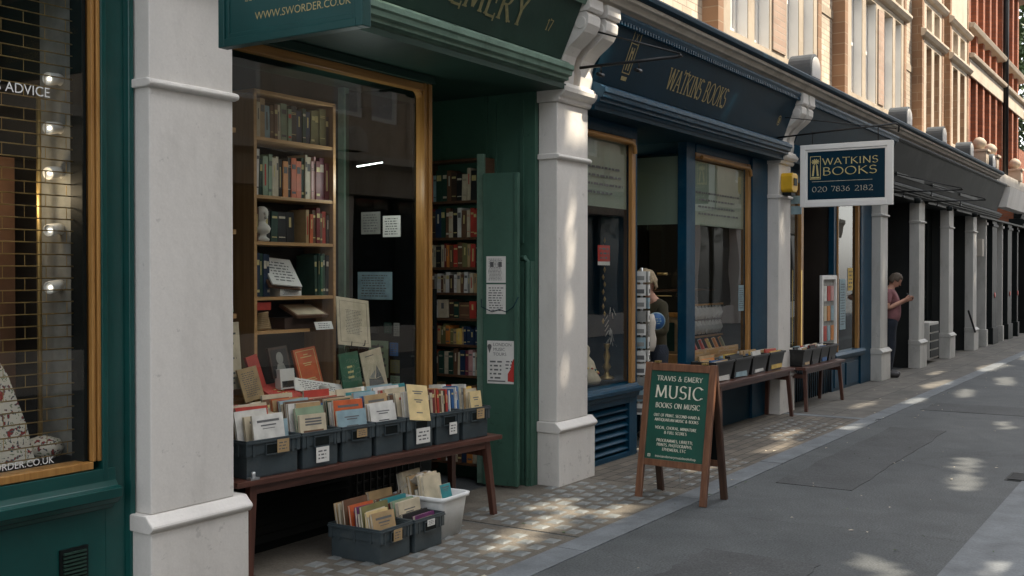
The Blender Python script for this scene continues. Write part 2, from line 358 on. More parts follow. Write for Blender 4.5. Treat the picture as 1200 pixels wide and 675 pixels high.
# ------------------------------------------------------------------ serif stroke font
def arc(cx, cy, rx, ry, a0, a1, n=10):
    return [(cx + rx * math.cos(R(a0 + (a1 - a0) * i / n)), cy + ry * math.sin(R(a0 + (a1 - a0) * i / n))) for i in range(n + 1)]
# every glyph: (advance, [strokes]); stroke = (points, serif_at_start, serif_at_end)
G = {
 'A': (.78, [([(.06, 0), (.38, 1)], 1, 0), ([(.38, 1), (.72, 0)], 0, 1), ([(.19, .34), (.58, .34)], 0, 0)]),
 'B': (.64, [([(.12, 0), (.12, 1)], 1, 1), ([(.12, 1), (.3, 1)] + arc(.3, .77, .2, .23, 90, -90) + [(.12, .54)], 0, 0), ([(.12, .54), (.32, .54)] + arc(.32, .27, .25, .27, 90, -90) + [(.12, 0)], 0, 0)]),
 'C': (.74, [(arc(.42, .5, .36, .5, 42, 318, 16), 1, 1)]),
 'D': (.78, [([(.12, 0), (.12, 1)], 1, 1), ([(.12, 1), (.3, 1)] + arc(.3, .5, .4, .5, 90, -90, 14) + [(.12, 0)], 0, 0)]),
 'E': (.6, [([(.12, 0), (.12, 1)], 1, 1), ([(.12, 1), (.52, 1)], 0, 1), ([(.12, .52), (.44, .52)], 0, 1), ([(.12, 0), (.55, 0)], 0, 1)]),
 'F': (.56, [([(.12, 0), (.12, 1)], 1, 1), ([(.12, 1), (.52, 1)], 0, 1), ([(.12, .52), (.42, .52)], 0, 1)]),
 'G': (.8, [(arc(.42, .5, .36, .5, 42, 330, 16), 1, 0), ([(.72, .42), (.72, .12)], 1, 0)]),
 'H': (.8, [([(.12, 0), (.12, 1)], 1, 1), ([(.66, 0), (.66, 1)], 1, 1), ([(.12, .52), (.66, .52)], 0, 0)]),
 'I': (.3, [([(.15, 0), (.15, 1)], 1, 1)]),
 'J': (.36, [([(.2, 1), (.2, .1), (.12, -.1), (.0, -.16)], 1, 0)]),
 'K': (.72, [([(.12, 0), (.12, 1)], 1, 1), ([(.6, 1), (.14, .48)], 1, 0), ([(.24, .58), (.68, 0)], 0, 1)]),
 'L': (.58, [([(.12, 0), (.12, 1)], 1, 1), ([(.12, 0), (.54, 0)], 0, 1)]),
 'M': (.96, [([(.1, 0), (.16, 1)], 1, 1), ([(.16, 1), (.47, .08)], 0, 0), ([(.47, .08), (.78, 1)], 0, 0), ([(.78, 1), (.86, 0)], 1, 1)]),
 'N': (.82, [([(.12, 0), (.12, 1)], 1, 1), ([(.12, 1), (.7, 0)], 0, 0), ([(.7, 0), (.7, 1)], 0, 1)]),
 'O': (.84, [(arc(.42, .5, .36, .5, 90, 450, 22), 0, 0)]),
 'P': (.62, [([(.12, 0), (.12, 1)], 1, 1), ([(.12, 1), (.3, 1)] + arc(.3, .74, .24, .26, 90, -90) + [(.12, .48)], 0, 0)]),
 'Q': (.84, [(arc(.42, .5, .36, .5, 90, 450, 22), 0, 0), ([(.45, .1), (.8, -.18)], 0, 0)]),
 'R': (.7, [([(.12, 0), (.12, 1)], 1, 1), ([(.12, 1), (.3, 1)] + arc(.3, .74, .22, .26, 90, -90) + [(.12, .48)], 0, 0), ([(.3, .48), (.66, 0)], 0, 1)]),
 'S': (.58, [(arc(.3, .75, .21, .25, 35, 250, 10) + arc(.29, .27, .23, .27, 70, -145, 10), 1, 1)]),
 'T': (.68, [([(.34, 0), (.34, 1)], 1, 0), ([(.04, 1), (.64, 1)], 1, 1)]),
 'U': (.78, [([(.12, 1), (.12, .35)] + arc(.38, .32, .26, .32, 180, 360, 10) + [(.64, 1)], 1, 1)]),
 'V': (.74, [([(.05, 1), (.37, 0)], 1, 0), ([(.37, 0), (.7, 1)], 0, 1)]),
 'W': (1.06, [([(.04, 1), (.3, 0)], 1, 0), ([(.3, 0), (.53, 1)], 0, 0), ([(.53, 1), (.78, 0)], 0, 0), ([(.78, 0), (1.02, 1)], 0, 1)]),
 'X': (.74, [([(.06, 1), (.66, 0)], 1, 1), ([(.08, 0), (.64, 1)], 1, 1)]),
 'Y': (.7, [([(.05, 1), (.36, .48)], 1, 0), ([(.66, 1), (.36, .48)], 1, 0), ([(.36, .48), (.36, 0)], 0, 1)]),
 'Z': (.66, [([(.08, 1), (.58, 1)], 1, 0), ([(.58, 1), (.06, 0)], 0, 0), ([(.06, 0), (.6, 0)], 0, 1)]),
 '&': (.82, [([(.74, .5), (.5, .08)] + arc(.3, .24, .22, .24, -60, -230, 8) + [(.42, .68)] + arc(.34, .82, .12, .18, -30, 210, 8) + [(.7, 0)], 0, 0)]),
 '0': (.62, [(arc(.3, .5, .24, .5, 90, 450, 18), 0, 0)]),
 '1': (.36, [([(.06, .82), (.2, 1)], 0, 0), ([(.2, 1), (.2, 0)], 0, 1)]),
 '2': (.58, [(arc(.28, .72, .21, .28, 160, -30, 10) + [(.06, 0)], 0, 0), ([(.06, 0), (.54, 0)], 0, 1)]),
 '3': (.54, [(arc(.24, .76, .19, .24, 150, -80, 8) , 0, 0), (arc(.24, .27, .23, .27, 85, -150, 10), 0, 0)]),
 '6': (.58, [(arc(.3, .3, .22, .3, 90, 450, 16), 0, 0), ([(.09, .34), (.2, .75), (.48, 1.02)], 0, 0)]),
 '7': (.54, [([(.05, 1), (.5, 1)], 1, 0), ([(.5, 1), (.2, 0)], 0, 0)]),
 '8': (.58, [(arc(.28, .76, .18, .24, 90, 450, 14), 0, 0), (arc(.28, .27, .23, .27, 90, 450, 16), 0, 0)]),
 '9': (.58, [(arc(.28, .7, .22, .3, 90, 450, 16), 0, 0), ([(.49, .66), (.4, .25), (.12, -.02)], 0, 0)]),
 '.': (.26, [([(.12, 0), (.12, .09)], 0, 0)]),
 ',': (.26, [([(.14, .08), (.08, -.14)], 0, 0)]),
 '-': (.4, [([(.06, .42), (.34, .42)], 0, 0)]),
 ' ': (.36, []),
}
def serif_width(s, sp=.04): return sum(G.get(c, G[' '])[0] + sp for c in s) - sp
def serif_text(mb, s, h, x, y, mi=0, thick=.15, align='c', sp=.04, wsc=1., serifs=True, z0=0.):
    W = serif_width(s, sp) * h * wsc
    cx = x - (W / 2 if align == 'c' else 0 if align == 'l' else W)
    zi = z0
    for ch in s:
        adv, strokes = G.get(ch, G[' '])
        for pts, s0, s1 in strokes:
            P = [Vector((cx + p[0] * h * wsc, y + p[1] * h)) for p in pts]
            n = len(P); Lf, Rt = [], []
            for i in range(n):
                d = (P[min(i + 1, n - 1)] - P[max(i - 1, 0)])
                d = d.normalized() if d.length > 1e-9 else Vector((0, 1))
                nrm = Vector((-d.y, d.x))
                ang = math.atan2(d.y, d.x)
                w = h * thick * (.32 + .68 * abs(math.sin(ang - R(18)))) / 2
                Lf.append(P[i] + nrm * w); Rt.append(P[i] - nrm * w)
            vs = [(a.x, a.y, zi) for a in Lf] + [(a.x, a.y, zi) for a in Rt]
            mb.add(vs, [(i, i + 1, n + i + 1, n + i) for i in range(n - 1)], mi); zi += .00025
            if serifs:
                for flag, p, q in ((s0, P[0], P[1]), (s1, P[-1], P[-2])):
                    if not flag: continue
                    d = (p - q).normalized(); sw = h * .12; st = h * .035
                    if abs(d.y) > .5:
                        sg = 1 if d.y > 0 else -1
                        vs = [(p.x - sw, p.y, zi), (p.x + sw, p.y, zi), (p.x + sw * .8, p.y - sg * st * 1.6, zi), (p.x - sw * .8, p.y - sg * st * 1.6, zi)]
                    else:
                        vs = [(p.x - st, p.y - sw, zi), (p.x + st, p.y - sw, zi), (p.x + st, p.y + sw, zi), (p.x - st, p.y + sw, zi)]
                    mb.add(vs, [(0, 1, 2, 3)], mi); zi += .00025
        cx += (adv + sp) * h * wsc
        zi = z0 if zi > z0 + .004 else zi
    return mb
FACE_Y = Matrix(((1, 0, 0, 0), (0, 0, -1, 0), (0, 1, 0, 0), (0, 0, 0, 1)))      # text on a face turned to -Y
FACE_X = Matrix(((0, 0, -1, 0), (-1, 0, 0, 0), (0, 1, 0, 0), (0, 0, 0, 1)))     # text on a face turned to -X
def put(o, mx):
    o.matrix_local = mx; return o
def sans(name, s, h, m, parent, mx, align='LEFT'):
    cu = bpy.data.curves.new(name, 'FONT'); cu.body = s; cu.size = h * 1.37; cu.align_x = align; cu.resolution_u = 3
    t = bpy.data.objects.new(name, cu); C.objects.link(t)
    dg = bpy.context.evaluated_depsgraph_get(); me = bpy.data.meshes.new_from_object(t.evaluated_get(dg))
    bpy.data.objects.remove(t); me.materials.clear(); me.materials.append(M[m])
    o = bpy.data.objects.new(name, me); C.objects.link(o); o.parent = parent; o.matrix_local = mx
    return o
def scribble(mb, x0, x1, y0, y1, rows, rg, mi=0, z=.001, fill=.75):
    """rows of small printed words as little bars"""
    rh = (y1 - y0) / rows
    for r in range(rows):
        y = y1 - (r + .5) * rh; x = x0 + rg.uniform(0, .1) * (x1 - x0); xe = x1 - rg.uniform(0, .2) * (x1 - x0)
        while x < xe:
            w = rg.uniform(.5, 1.8) * rh
            mb.add([(x, y - rh * .2, z), (min(x + w, xe), y - rh * .2, z), (min(x + w, xe), y + rh * .2, z), (x, y + rh * .2, z)], [(0, 1, 2, 3)], mi)
            x += w + rh * .45
    return mb

ORD = ['first', 'second', 'third', 'fourth', 'fifth', 'sixth', 'seventh', 'eighth', 'ninth', 'tenth', 'eleventh', 'twelfth', 'thirteenth', 'fourteenth', 'fifteenth', 'sixteenth', 'seventeenth', 'eighteenth', 'nineteenth', 'twentieth', 'twenty-first', 'twenty-second', 'twenty-third', 'twenty-fourth']

# ------------------------------------------------------------------ world-space things
_build = MB.build
WORLD = {}
def _b2(s, name, mats, parent=None, loc=None, rot=None, bevel=0):
    o = _build(s, name, mats, parent, loc, rot, bevel)
    if parent is not None and parent.name in WORLD:
        o.matrix_parent_inverse = Matrix.Translation(-WORLD[parent.name])
    return o
MB.build = _b2
def wthing(name, label, cat, base, group=None):
    t = thing(name, label, cat, base, 0, group); WORLD[t.name] = Vector(base); return t
def wput(o, parent, mx):
    o.matrix_local = mx
    if parent.name in WORLD: o.matrix_parent_inverse = Matrix.Translation(-WORLD[parent.name]); o.matrix_local = Matrix.Translation(-WORLD[parent.name]) @ mx
    return o

# ------------------------------------------------------------------ ground
struct(MB().box(-60, 140, -70, 90, -.3, 0).build('ground', 'asphalt'))
def sheet(name, m, x0, x1, y0, y1, z): return struct(MB().box(x0, x1, y0, y1, -.02, z).build(name, m))
sheet('pavement', 'slabs', 13.0, 27.0, 3.40, 4.62, .004)
struct(MB().box(7.95, 12.85, 3.40, 4.62, -.02, .004).build('pavement', 'setts'))
struct(MB().box(2.0, 4.35, 3.40, 4.62, -.02, .004).build('pavement', 'slabs'))
struct(MB().box(27.0, 60, 3.5, 4.62, -.02, .004).build('pavement', 'slabs'))
kb = MB()
x = 2.0
while x < 12.7:
    x1 = min(x + rnd.uniform(.8, 1.1), 12.85); kb.box(x + .003, x1 - .003, 3.19, 3.395, -.02, .006 + rnd.uniform(0, .002)); x = x1
for i in range(24):
    kb.box(13.0 + i * .9, 13.0 + i * .9 + .894, 3.20, 3.395, -.02, .006)
kb.box(12.855, 12.995, 3.235, 4.62, -.02, .006)
struct(kb.build('kerb', 'kerb'))
struct(MB().box(2, 60, .86, 1.27, -.02, .005).build('gutter', 'kerb'))
M['asphalt_old'] = mat('asphalt_repair', (.060, .064, .066), .75, .28, 2.2, bump=.3, fine=.45)
for (a, b_, c, d) in ((8.6, 12.4, 2.35, 2.95), (14.2, 15.1, 1.3, 3.0), (5.2, 6.3, 1.9, 2.6), (18.5, 22.0, 1.6, 2.1)):
    rp = MB(); n = 14
    pr = [(a + (b_ - a) * i / n, c + rnd.uniform(-.02, .02)) for i in range(n + 1)] + [(b_ - (b_ - a) * i / n, d + rnd.uniform(-.02, .02)) for i in range(n + 1)]
    rp.prism(pr, -.02, .004, axis='Z'); struct(rp.build('road_repair', 'asphalt_old'))
# pavement lights: concrete panel with rows of glass lenses, and joints
for (a, b_) in ((4.36, 6.10), (6.13, 7.94)):
    pl = MB(); pl.box(a, b_, 3.40, 4.85, -.02, .004, 0)
    r = 0; y = 3.50
    while y < 4.45:
        x = a + .10 + (.075 if r % 2 else 0)
        while x < b_ - .09:
            if math.sin(x * 2.3 + 1) + math.sin(y * 5 + x) + rnd.uniform(-.9, .9) > -1.5:
                s = .054 * rnd.uniform(.9, 1.08); h = .012
                vs = [(x - s, y - s * .8, .004), (x + s, y - s * .8, .004), (x + s, y + s * .8, .004), (x - s, y + s * .8, .004),
                      (x - s * .6, y - s * .5, h), (x + s * .6, y - s * .5, h), (x + s * .6, y + s * .5, h), (x - s * .6, y + s * .5, h)]
                pl.add(vs, [(4, 5, 6, 7), (0, 1, 5, 4), (1, 2, 6, 5), (2, 3, 7, 6), (3, 0, 4, 7)], 1)
            x += .185
        y += .125; r += 1
    struct(pl.build('pavement_light', ['concrete', 'lens']))
pl = MB()
y = 3.5; r = 0
while y < 4.2:
    x = 8.15 + (.1 if r % 2 else 0)
    while x < 12.4:
        if math.sin(x * 1.7) > -.5:
            s = .045; pl.add([(x - s, y - s * .7, .0045), (x + s, y - s * .7, .0045), (x + s, y + s * .7, .0045), (x - s, y + s * .7, .0045), (x, y, .013)], [(0, 1, 4), (1, 2, 4), (2, 3, 4), (3, 0, 4)])
        x += .2
    y += .14; r += 1
struct(pl.build('pavement_light', ['lens']))
dg_ = MB(); dg_.box(9.72, 10.12, 1.12, 1.40, -.02, .004, 0)
for i in range(8): dg_.box(9.75 + i * .045, 9.775 + i * .045, 1.14, 1.38, .004, .012, 1)
tag(dg_.build('drain_grate', ['black', 'iron']), 'black iron drain grate let into the edge of the road', 'drain')
# leaf litter and crumbs on the asphalt
lt = MB()
for i in range(260):
    x = rnd.uniform(5, 30); y = rnd.uniform(.2, 4.1); s = rnd.uniform(.006, .022); a = rnd.uniform(0, 6.28); z = .007
    ca, sa = math.cos(a) * s, math.sin(a) * s
    lt.add([(x - ca, y - sa, z), (x + sa * .6, y - ca * .6, z + .004), (x + ca, y + sa, z + .002), (x - sa * .6, y + ca * .6, z + .005)], [(0, 1, 2, 3)], rnd.choice([0, 0, 1]))
o = struct(lt.build('litter', ['paper', 'leaf']), 'stuff'); tag(o, 'dry leaf bits and paper crumbs scattered over the asphalt', 'litter')

# ------------------------------------------------------------------ cream brick terrace
TER = wthing('terrace_building', 'cream brick upper storeys with white pilasters running above the row of bookshops', 'building', (13.5, 4.6, 0))
def facade(x0, x1, z0, z1, ops, y0, y1, m, name='wall', parent=TER):
    """wall sheet with real openings"""
    xs = sorted({x0, x1} | {v for o in ops for v in o[:2]}); mb = MB()
    for a, b_ in zip(xs, xs[1:]):
        cuts = sorted([(o[2], o[3]) for o in ops if o[0] <= a + 1e-6 and o[1] >= b_ - 1e-6])
        z = z0
        for c0, c1 in cuts:
            if c0 > z: mb.box(a, b_, y0, y1, z, c0)
            z = c1
        if z < z1: mb.box(a, b_, y0, y1, z, z1)
    return mb.build(name, m, parent)
def sash(x0, x1, z0, z1, y, parent=TER, net=True):
    f = MB(); w = .075
    f.box(x0, x0 + w, y, y + .07, z0, z1).box(x1 - w, x1, y, y + .07, z0, z1)
    f.box(x0 + w, x1 - w, y, y + .07, z0, z0 + w * 1.4).box(x0 + w, x1 - w, y, y + .07, z1 - w, z1)
    zm = (z0 + z1) / 2 - .02; f.box(x0 + w, x1 - w, y - .015, y + .055, zm, zm + .05)
    fr = f.build('window', 'whitepaint', parent)
    box('pane', 'upglass', fr, x0 + w, x1 - w, y + .03, y + .036, z0 + w, z1 - w)
    if net: box('curtain', 'net', fr, x0 + w, x1 - w - .001, y + .02, y + .026, z0 + w, z1 - w)
    return fr
ZS = 4.32
# cream brick between the bays and behind everything
def bay(x0, x1, pairs, front='bath', narrow=False):
    yf = 4.33
    ops = [(a, b_, ZS, 5.86) for p in pairs for (a, b_) in p] + [(a, b_, 6.16, 6.58) for p in pairs for (a, b_) in p]
    facade(x0 + .15, x1 - .15, 4.19, 9.6, ops, yf, 4.60, front, 'bay_front')
    for (a, b_) in ((x0, x0 + .15), (x1 - .15, x1)):
        box('brick_quoin', 'orangebrick', TER, a, b_, yf - .012, 4.6, 4.19, 9.6)
    # pink brick panel between the two pairs of windows
    if len(pairs) > 1:
        a, b_ = pairs[0][-1][1] + .08, pairs[1][0][0] - .08
        box('brick_panel', 'pinkbrick', TER, a, b_, yf - .02, yf, ZS + .02, 5.80)
    for p in pairs:
        for (a, b_) in p:
            sash(a, b_, ZS, 5.86, 4.46); sash(a, b_, 6.16, 6.58, 4.46, net=False)
            rv = MB(); rv.box(b_ - .012, b_ + .004, yf + .01, 4.455, ZS + .002, 5.858); rv.build('window_reveal', 'orangebrick' if narrow else 'whitepaint', TER)
    tr = MB(); pf = [(yf, 5.94), (yf - .06, 5.96), (yf - .10, 6.02), (yf - .10, 6.06), (yf, 6.10)]
    tr.prism(pf, x0 - .06, x1 + .06); tr.prism([(a, b_ + .72) for a, b_ in pf], x0 - .06, x1 + .06)
    tr.build('string_course', 'bathpale', TER, bevel=.004)
bay(5.4, 9.3, [[(5.85, 6.4), (6.58, 7.13)], [(7.6, 8.1), (8.3, 8.85)]])
bay(10.75, 14.35, [[(11.12, 11.66), (11.86, 12.36)], [(12.98, 13.44), (13.62, 14.04)]])
bay(15.45, 19.15, [[(15.82, 16.4), (16.6, 17.2)], [(17.7, 18.25), (18.42, 18.84)]])
bay(20.35, 22.25, [[(20.75, 21.2), (21.42, 21.9)]], 'bathpale', True)
bay(22.85, 24.85, [[(23.2, 23.7), (23.95, 24.45)]], 'bathpale', True)
for (a, b_) in ((2, 5.4), (9.3, 10.75), (14.35, 15.45), (19.15, 20.35), (22.25, 22.85)):
    box('brick_wall', 'creambrick', TER, a, b_, 4.50, 4.62, 4.19, 9.6)
    box('stone_band', 'bath', TER, a, b_, 4.485, 4.50, 5.3, 5.42)
box('back_wall', 'creambrick', TER, 2, 24.85, 9.0, 9.2, 0, 9.6)
box('roof', 'lead', TER, 2, 24.85, 4.3, 9.2, 9.6, 9.75)
box('floor_slab', 'dark', TER, 2, 27.5, 4.62, 9.0, 3.9, 4.1)
box('stone_sill_course', 'bath', TER, 2, 24.85, 4.27, 4.6, 4.06, 4.19, bevel=.01)
# cornice over the shops
co = MB(); co.prism([(4.5, 3.86), (4.12, 3.86), (4.10, 3.885), (4.06, 3.89), (4.03, 3.93), (4.0, 3.935), (3.99, 3.965), (4.5, 3.965)], 2, 27.2)
co.build('cornice', 'stone2', TER, bevel=.003)
lc = MB(); lc.prism([(4.5, 3.968), (3.975, 3.968), (3.95, 3.985), (3.945, 4.02), (3.97, 4.045), (4.05, 4.06), (4.27, 4.12), (4.5, 4.12)], 2, 27.2)
lc.build('cornice_capping', 'bluedark', TER, bevel=.003)
# pilasters
def pilaster(x0, x1, sx0, sx1, m='stone', cap=3.17, corb=True):
    mb = MB(); yb = 4.535
    mb.box(x0, x1, 4.33, yb, 0, .43)
    # rounded moulding on the base
    n = 6; prof = [(4.33, .43)] + [(4.33 - .022 * math.sin(math.pi * i / n), .43 + .055 * i / n) for i in range(n + 1)] + [(4.36, .515), (yb, .515), (yb, .43)]
    mb.prism(prof, x0 - .012, x1 + .012)
    mb.box(sx0, sx1, 4.362, yb, .515, cap - .1)
    mb.prism([(4.362, 2.615), (4.338, 2.62), (4.33, 2.635), (4.338, 2.65), (4.362, 2.66), (yb, 2.66), (yb, 2.615)], sx0 - .022, sx1 + .022)
    pb = mb.build('pilaster', m, TER, bevel=.007)
    cp = MB(); e = .03
    cp.prism([(yb, cap - .1), (4.345, cap - .1), (4.33, cap - .085), (4.325, cap - .06), (4.30, cap - .05), (4.275, cap - .02), (4.27, cap + .015), (yb, cap + .015)], sx0 - .03, sx1 + .03)
    cp.prism([(yb, cap + .016), (4.285, cap + .016), (4.30, cap + .05), (yb, cap + .05)], sx0 - .012, sx1 + .012)
    cp.build('capital', m, pb, bevel=.004)
    if corb:
        w = (sx1 - sx0) * .40
        for a in (sx0, sx1 - w):
            k = MB()
            prof = [(4.62, cap + .052), (4.33, cap + .052), (4.318, cap + .14), (4.322, cap + .2), (4.30, cap + .27), (4.25, cap + .33), (4.18, cap + .38), (4.12, cap + .43), (4.085, cap + .49), (4.08, cap + .55), (4.10, cap + .585)]
            k.prism(prof + [(4.62, cap + .585)], a, a + w, smooth=False)
            k.prism([(4.62, cap + .586), (4.075, cap + .586), (4.06, cap + .61), (4.065, 3.858), (4.62, 3.858)], a - .012, a + w + .012)
            k.tube([(a - .01, 4.15, cap + .50), (a + w + .01, 4.15, cap + .50)], .05, 14)
            k.build('corbel', m, pb, bevel=.005)
        box('corbel_back', 'pine', pb, sx0 + w, sx1 - w, 4.45, 4.6, cap + .05, 3.85)
    box('party_wall', 'dark', TER, sx0 + .05, sx1 - .05, 4.536, 9.0, 0, 3.9)
PIL = [(3.51, 4.15, 3.535, 4.075), (7.47, 8.07, 7.49, 8.0), (12.77, 13.32, 12.80, 13.24), (17.62, 18.2, 17.66, 18.12), (20.35, 20.91, 20.39, 20.84), (23.03, 23.59, 23.07, 23.52), (25.70, 26.25, 25.74, 26.18)]
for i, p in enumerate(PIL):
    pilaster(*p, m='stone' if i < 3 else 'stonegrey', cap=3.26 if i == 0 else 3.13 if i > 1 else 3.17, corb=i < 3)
    # half-round topped end block on the cornice
    xc = (p[2] + p[3]) / 2; w = .20
    pr = [(xc - w, 4.03), (xc + w, 4.03), (xc + w, 4.16)] + [(xc + w * math.cos(R(t)), 4.16 + w * .92 * math.sin(R(t))) for t in range(15, 166, 15)] + [(xc - w, 4.16)]
    eb = MB(); eb.prism(pr, 3.99, 4.27, axis='Y'); e_ = eb.build('end_block', 'lead', TER, bevel=.006)
    pr2 = [(xc + (a - xc) * .8, 4.16 + (b_ - 4.16) * .8) for a, b_ in pr]
    MB().prism(pr2, 3.975, 3.989, axis='Y').build('block_face', 'stone', e_, bevel=.004)

def fascia(parent, x0, x1, m_panel, m_mould, zb=3.22, ym=4.2, dent=False):
    """sloping name board with a ribbed moulding below"""
    pb = MB().prism([(4.32, zb + .2), (4.11, 3.85), (4.5, 3.85), (4.5, zb + .2)], x0, x1).build('fascia', m_panel, parent)
    mo = MB()
    pf = [(4.62, zb), (ym + .1, zb), (ym + .085, zb + .02), (ym + .05, zb + .025), (ym + .05, zb + .05), (ym + .02, zb + .058), (ym + .015, zb + .09), (ym, zb + .1), (ym, zb + .135), (ym + .03, zb + .145), (ym + .05, zb + .165), (ym + .11, zb + .19), (4.62, zb + .198)]
    mo.prism(pf, x0, x1); mo.build('fascia_moulding', m_mould, parent, bevel=.002)
    tm = MB(); tm.prism([(4.14, 3.815), (4.10, 3.80), (4.085, 3.83), (4.09, 3.857), (4.14, 3.857)], x0, x1)
    if dent:
        x = x0 + .03
        while x < x1 - .05: tm.box(x, x + .03, 4.095, 4.125, 3.765, 3.80); x += .055
    tm.build('fascia_bead', m_mould, parent)
    return pb
def fascia_mx(x, zb=3.22, up=.5):
    """matrix lying on the sloped board: origin at fraction 'up' of its height"""
    a = Vector((4.32, zb + .2)); b_ = Vector((4.11, 3.85)); d = (b_ - a); L_ = d.length; d.normalize()
    p = a + (b_ - a) * up
    n = Vector((-d.y, d.x))   # towards the street
    if n.x > 0: n = -n
    return Matrix(((1, 0, 0, x), (0, d.x, n.x, p.x + n.x * .003), (0, d.y, n.y, p.y + n.y * .003), (0, 0, 0, 1)))
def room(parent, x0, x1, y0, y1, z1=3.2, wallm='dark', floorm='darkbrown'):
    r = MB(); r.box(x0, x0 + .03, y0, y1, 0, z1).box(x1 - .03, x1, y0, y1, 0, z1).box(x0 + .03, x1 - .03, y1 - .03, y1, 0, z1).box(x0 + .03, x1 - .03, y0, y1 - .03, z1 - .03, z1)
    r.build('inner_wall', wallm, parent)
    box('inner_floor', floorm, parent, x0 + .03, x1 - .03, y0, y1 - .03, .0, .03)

# ------------------------------------------------------------------ teal shop at far left
S1 = wthing('shopfront', 'teal gloss shopfront at the far left with gold framed window behind a metal grille', 'shop', (2.6, 4.6, 0), 'shopfronts of the arcade')
room(S1, 1.2, 3.56, 4.62, 6.6, wallm='darkbrown')
fr = MB(); fr.box(3.345, 3.375, 4.475, 4.62, .66, 3.5).box(3.375, 3.49, 4.50, 4.62, 0.0, 3.5).prism([(3.49, 4.5), (3.50, 4.47), (3.525, 4.465), (3.535, 4.49), (3.535, 4.62), (3.49, 4.62)], 0, 3.5, axis='Z')
fr.build('door_post', 'teal', S1, bevel=.004)
g = MB(); g.box(3.30, 3.316, 4.49, 4.52, .80, 3.45).box(3.316, 3.326, 4.50, 4.6, .80, 3.45).box(3.326, 3.345, 4.485, 4.6, .80, 3.45)
g.box(1.2, 3.30, 4.485, 4.60, .765, .80)
g.build('window_frame', 'gold', S1, bevel=.003)
sl = MB(); sl.prism([(4.62, .56), (4.50, .56), (4.485, .585), (4.46, .59), (4.44, .615), (4.43, .62), (4.425, .665), (4.46, .675), (4.475, .70), (4.48, .76), (4.62, .76)], 1.2, 3.42)
sl.build('window_sill', 'teal', S1, bevel=.003)
rs = MB(); rs.box(1.2, 3.374, 4.50, 4.62, .0, .56); rs.build('stall_riser', 'teal', S1)
box('inner_reveal', 'black', S1, 3.277, 3.299, 4.53, 4.62, .80, 3.45)
v = MB(); v.box(3.12, 3.27, 4.488, 4.502, .19, .41, 0)
for i in range(11): v.box(3.135, 3.255, 4.478, 4.489, .205 + i * .018, .205 + i * .018 + .009, 1)
v.build('air_vent', ['black', 'sagedark'], S1)
wp = box('window_pane', 'glass', S1, 1.2, 3.275, 4.52, 4.526, .80, 3.45)
gr = MB(); z = .84; r = 0
while z < 3.45:
    gr.tube([(1.2, 4.60, z), (3.275, 4.60, z)], .0031, 5)
    x = 3.24 - (.11 if r % 2 else 0)
    while x > 1.9:
        gr.box(x - .0013, x + .0013, 4.599, 4.601, z, z + .056); x -= .22
    z += .056; r += 1
gr.build('security_grille', 'brass', S1)
box('top_beam', 'teal', S1, 1.2, 3.535, 4.4, 4.62, 3.45, 3.86)
wput(sans('lettering', "VALUATIONS ADVICE", .047, 'vinyl', S1, Matrix(), 'RIGHT'), S1, Matrix.Translation((3.10, 4.518, 2.515)) @ FACE_Y)
wput(sans('lettering', "WWW.SWORDER.CO.UK", .033, 'vinyl', S1, Matrix(), 'RIGHT'), S1, Matrix.Translation((3.11, 4.518, .822)) @ FACE_Y)
# contents of the window
cl = MB()
vs = [(2.75, 4.75, .8), (3.15, 4.72, .8), (3.13, 4.76, .98), (3.06, 4.80, 1.22), (2.98, 4.84, 1.38), (2.75, 4.84, 1.5)]
cl.add([(v_[0], v_[1], v_[2]) for v_ in vs] + [(v_[0], v_[1] + .25, v_[2]) for v_ in vs], [tuple(range(6)), tuple(range(11, 5, -1))] + [(i, (i + 1) % 6, 6 + (i + 1) % 6, 6 + i) for i in range(6)])
def floral():
    m, nt, N, L, b = _mat('floral_fabric'); geo = N.new('ShaderNodeNewGeometry')
    v = N.new('ShaderNodeTexVoronoi'); v.inputs['Scale'].default_value = 17; L.new(geo.outputs['Position'], v.inputs['Vector'])
    n = N.new('ShaderNodeTexNoise'); n.inputs['Scale'].default_value = 38; n.inputs['Detail'].default_value = 3; L.new(geo.outputs['Position'], n.inputs['Vector'])
    cr = N.new('ShaderNodeValToRGB'); cr.color_ramp.interpolation = 'CONSTANT'; e = cr.color_ramp.elements
    e[0].color = (.28, .035, .03, 1); e[1].position = .43; e[1].color = (.62, .58, .5, 1)
    x = e.new(.39); x.color = (.05, .09, .10, 1); x = e.new(.62); x.color = (.12, .17, .08, 1); x = e.new(.66); x.color = (.6, .56, .48, 1)
    L.new(n.outputs['Fac'], cr.inputs[0]); L.new(cr.outputs[0], b.inputs['Base Color']); b.inputs['Roughness'].default_value = .9
    return m
M['floral'] = floral()
o = cl.build('draped_fabric', 'floral'); tag(o, 'cream fabric with red and blue flowers draped in the far left window', 'fabric')
cl = MB().lathe([(.02, 0), (.08, .02), (.10, .06), (.08, .10), (.02, .12)], (3.27, 4.84, .78), 14).build('cushion', 'floral'); tag(cl, 'small dark red flowered cushion on the floor of the far left window', 'cushion')
sp = wthing('spotlight_pole', 'brass pole with white spotlights standing in the far left window', 'lamp', (3.30, 4.86, .8))
MB().tube([(3.27, 4.86, .8), (3.27, 4.86, 2.62)], .012, 8).build('pole', 'brass', sp)
